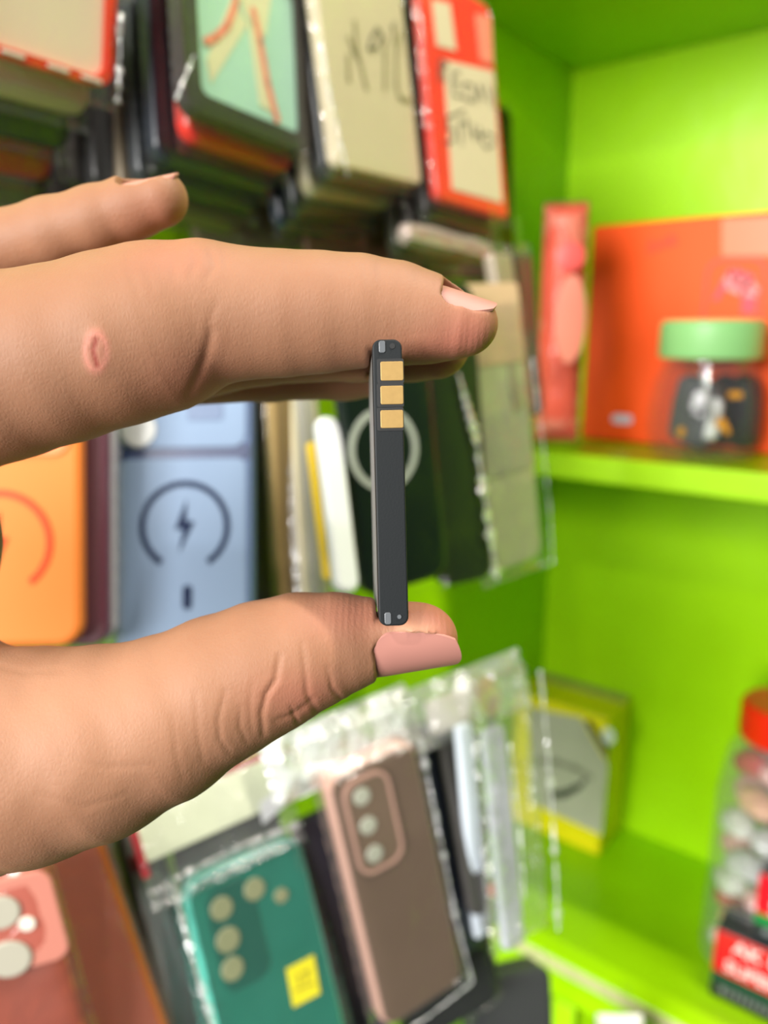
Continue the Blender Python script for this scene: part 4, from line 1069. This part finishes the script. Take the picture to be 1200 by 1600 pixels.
mp2 = N_('ShaderNodeMapping'); mp2.inputs['Rotation'].default_value = (0, 0, -YAW); L_(tc.outputs['Object'], mp2.inputs['Vector']); L_(mp2.outputs['Vector'], rid.inputs['Vector'])
rid.inputs['Distortion'].default_value = 1.2
a1 = N_('ShaderNodeMath'); a1.operation = 'MULTIPLY'; L_(vor.outputs['Distance'], a1.inputs[0]); a1.inputs[1].default_value = 1.0
a2 = N_('ShaderNodeMath'); a2.operation = 'ADD'; L_(a1.outputs[0], a2.inputs[0]); L_(nz.outputs['Fac'], a2.inputs[1])
a3 = N_('ShaderNodeMath'); a3.operation = 'MULTIPLY'; L_(rid.outputs['Fac'], a3.inputs[0]); L_(att('ridge'), a3.inputs[1])
a4 = N_('ShaderNodeMath'); a4.operation = 'MULTIPLY_ADD'; L_(a3.outputs[0], a4.inputs[0]); a4.inputs[1].default_value = .55; L_(a2.outputs[0], a4.inputs[2])
bp = N_('ShaderNodeBump', Strength=.32, Distance=.0002); L_(a4.outputs[0], bp.inputs['Height']); L_(bp.outputs['Normal'], b.inputs['Normal'])
me2.materials.clear(); me2.materials.append(ms)
tag(hand, 'bare left hand of a person reaching in from the left, pinching the battery', 'person')
# nail plates
M_nail = mat('nail', (176, 122, 110), rough=.5, coat=.0, spec=.3, mottle=.05, mscale=120)
for (bq, ax, n, la, L, half, rho, tw_, os_) in NAILS:
    bm = bmesh.new(); rows = []
    ns, nl_ = 18, 14
    for layer in (0, 1):
        g = []
        for i in range(ns + 1):
            s = i / ns; wv = float(wid(np.array(s), half, tw_)); row = []
            for j in range(nl_ + 1):
                u = j / nl_ * 2 - 1; l = u * wv
                ends = s + (.06 * (1 - u * u) if s > .5 else 0) * (s - .5) * 2
                p = bq + ax * (ends * L) + la * l + n * (-l * l / (2 * rho) + (.17 if layer == 0 else -.35) - .12 * max(0, .18 - s) * 5)
                row.append(bm.verts.new(to_local(p[None])[0]))
            g.append(row)
        rows.append(g)
    for g in rows:
        for i in range(ns):
            for j in range(nl_): bm.faces.new((g[i][j], g[i][j + 1], g[i + 1][j + 1], g[i + 1][j]))
    a_, b_ = rows
    ea = a_[0] + [r[-1] for r in a_[1:]] + a_[-1][-2::-1] + [r[0] for r in a_[-2:0:-1]]
    eb = b_[0] + [r[-1] for r in b_[1:]] + b_[-1][-2::-1] + [r[0] for r in b_[-2:0:-1]]
    for k in range(len(ea)): bm.faces.new((ea[k], ea[(k + 1) % len(ea)], eb[(k + 1) % len(ea)], eb[k]))
    o = obj('fingernail', bm, M_nail, hand)

# ------------------------------------------------------------------ light
def area(name, loc, target, sx, sy, power, col=(1, 1, 1)):
    l = bpy.data.lights.new(name, 'AREA'); l.shape = 'RECTANGLE'; l.size = sx; l.size_y = sy; l.energy = power; l.color = col
    o = bpy.data.objects.new(name, l); COL.objects.link(o); o.location = loc
    o.rotation_euler = (Vector(target) - Vector(loc)).to_track_quat('-Z', 'Y').to_euler()
    return o
def cw_(r, f, u): return CAM + cr * r + ch * f + Vector((0, 0, u))
area('shopfront_daylight', (-.20, -2.4, 1.40 + .52), (-.10, .5, 1.25), 1.3, 1.2, 170, (1.0, .98, .95))
area('ceiling_tube', (.35, .37, 2.6), (-.20, .32, 1.40), .06, 1.0, 30, (1, .93, .81))
area('glint_light', (.12, -.60, 2.0), (-.2, .5, 1.1), .03, .03, 3, (1, .97, .92))  # unseen small lamp added to make the plastic film sparkle
w = bpy.data.worlds.new('room_ambience'); SC.world = w; w.use_nodes = True
w.node_tree.nodes['Background'].inputs[0].default_value = (1.0, .95, .88, 1); w.node_tree.nodes['Background'].inputs[1].default_value = .08

# ------------------------------------------------------------------ camera
cd = bpy.data.cameras.new('camera'); co_ = bpy.data.objects.new('camera', cd); COL.objects.link(co_)
cd.sensor_fit = 'VERTICAL'; cd.sensor_height = 36; cd.sensor_width = 27; cd.lens = 27
cd.clip_start = .005; cd.clip_end = 20
mc = Matrix((cr, cu, -cf)).transposed().to_4x4(); mc.translation = CAM
co_.matrix_world = mc
cd.dof.use_dof = True; cd.dof.focus_distance = .145; cd.dof.aperture_fstop = 27 / 3.0; cd.dof.aperture_blades = 0
SC.camera = co_
vs = SC.view_settings
SC.display_settings.display_device = 'sRGB'
vs.view_transform = 'Standard'; vs.look = 'None'; vs.gamma = 1; vs.use_curve_mapping = False; vs.exposure = 0.0
SC.cycles.max_bounces = 10; SC.cycles.transparent_max_bounces = 32; SC.cycles.use_denoising = True
SC.cycles.sample_clamp_indirect = 6
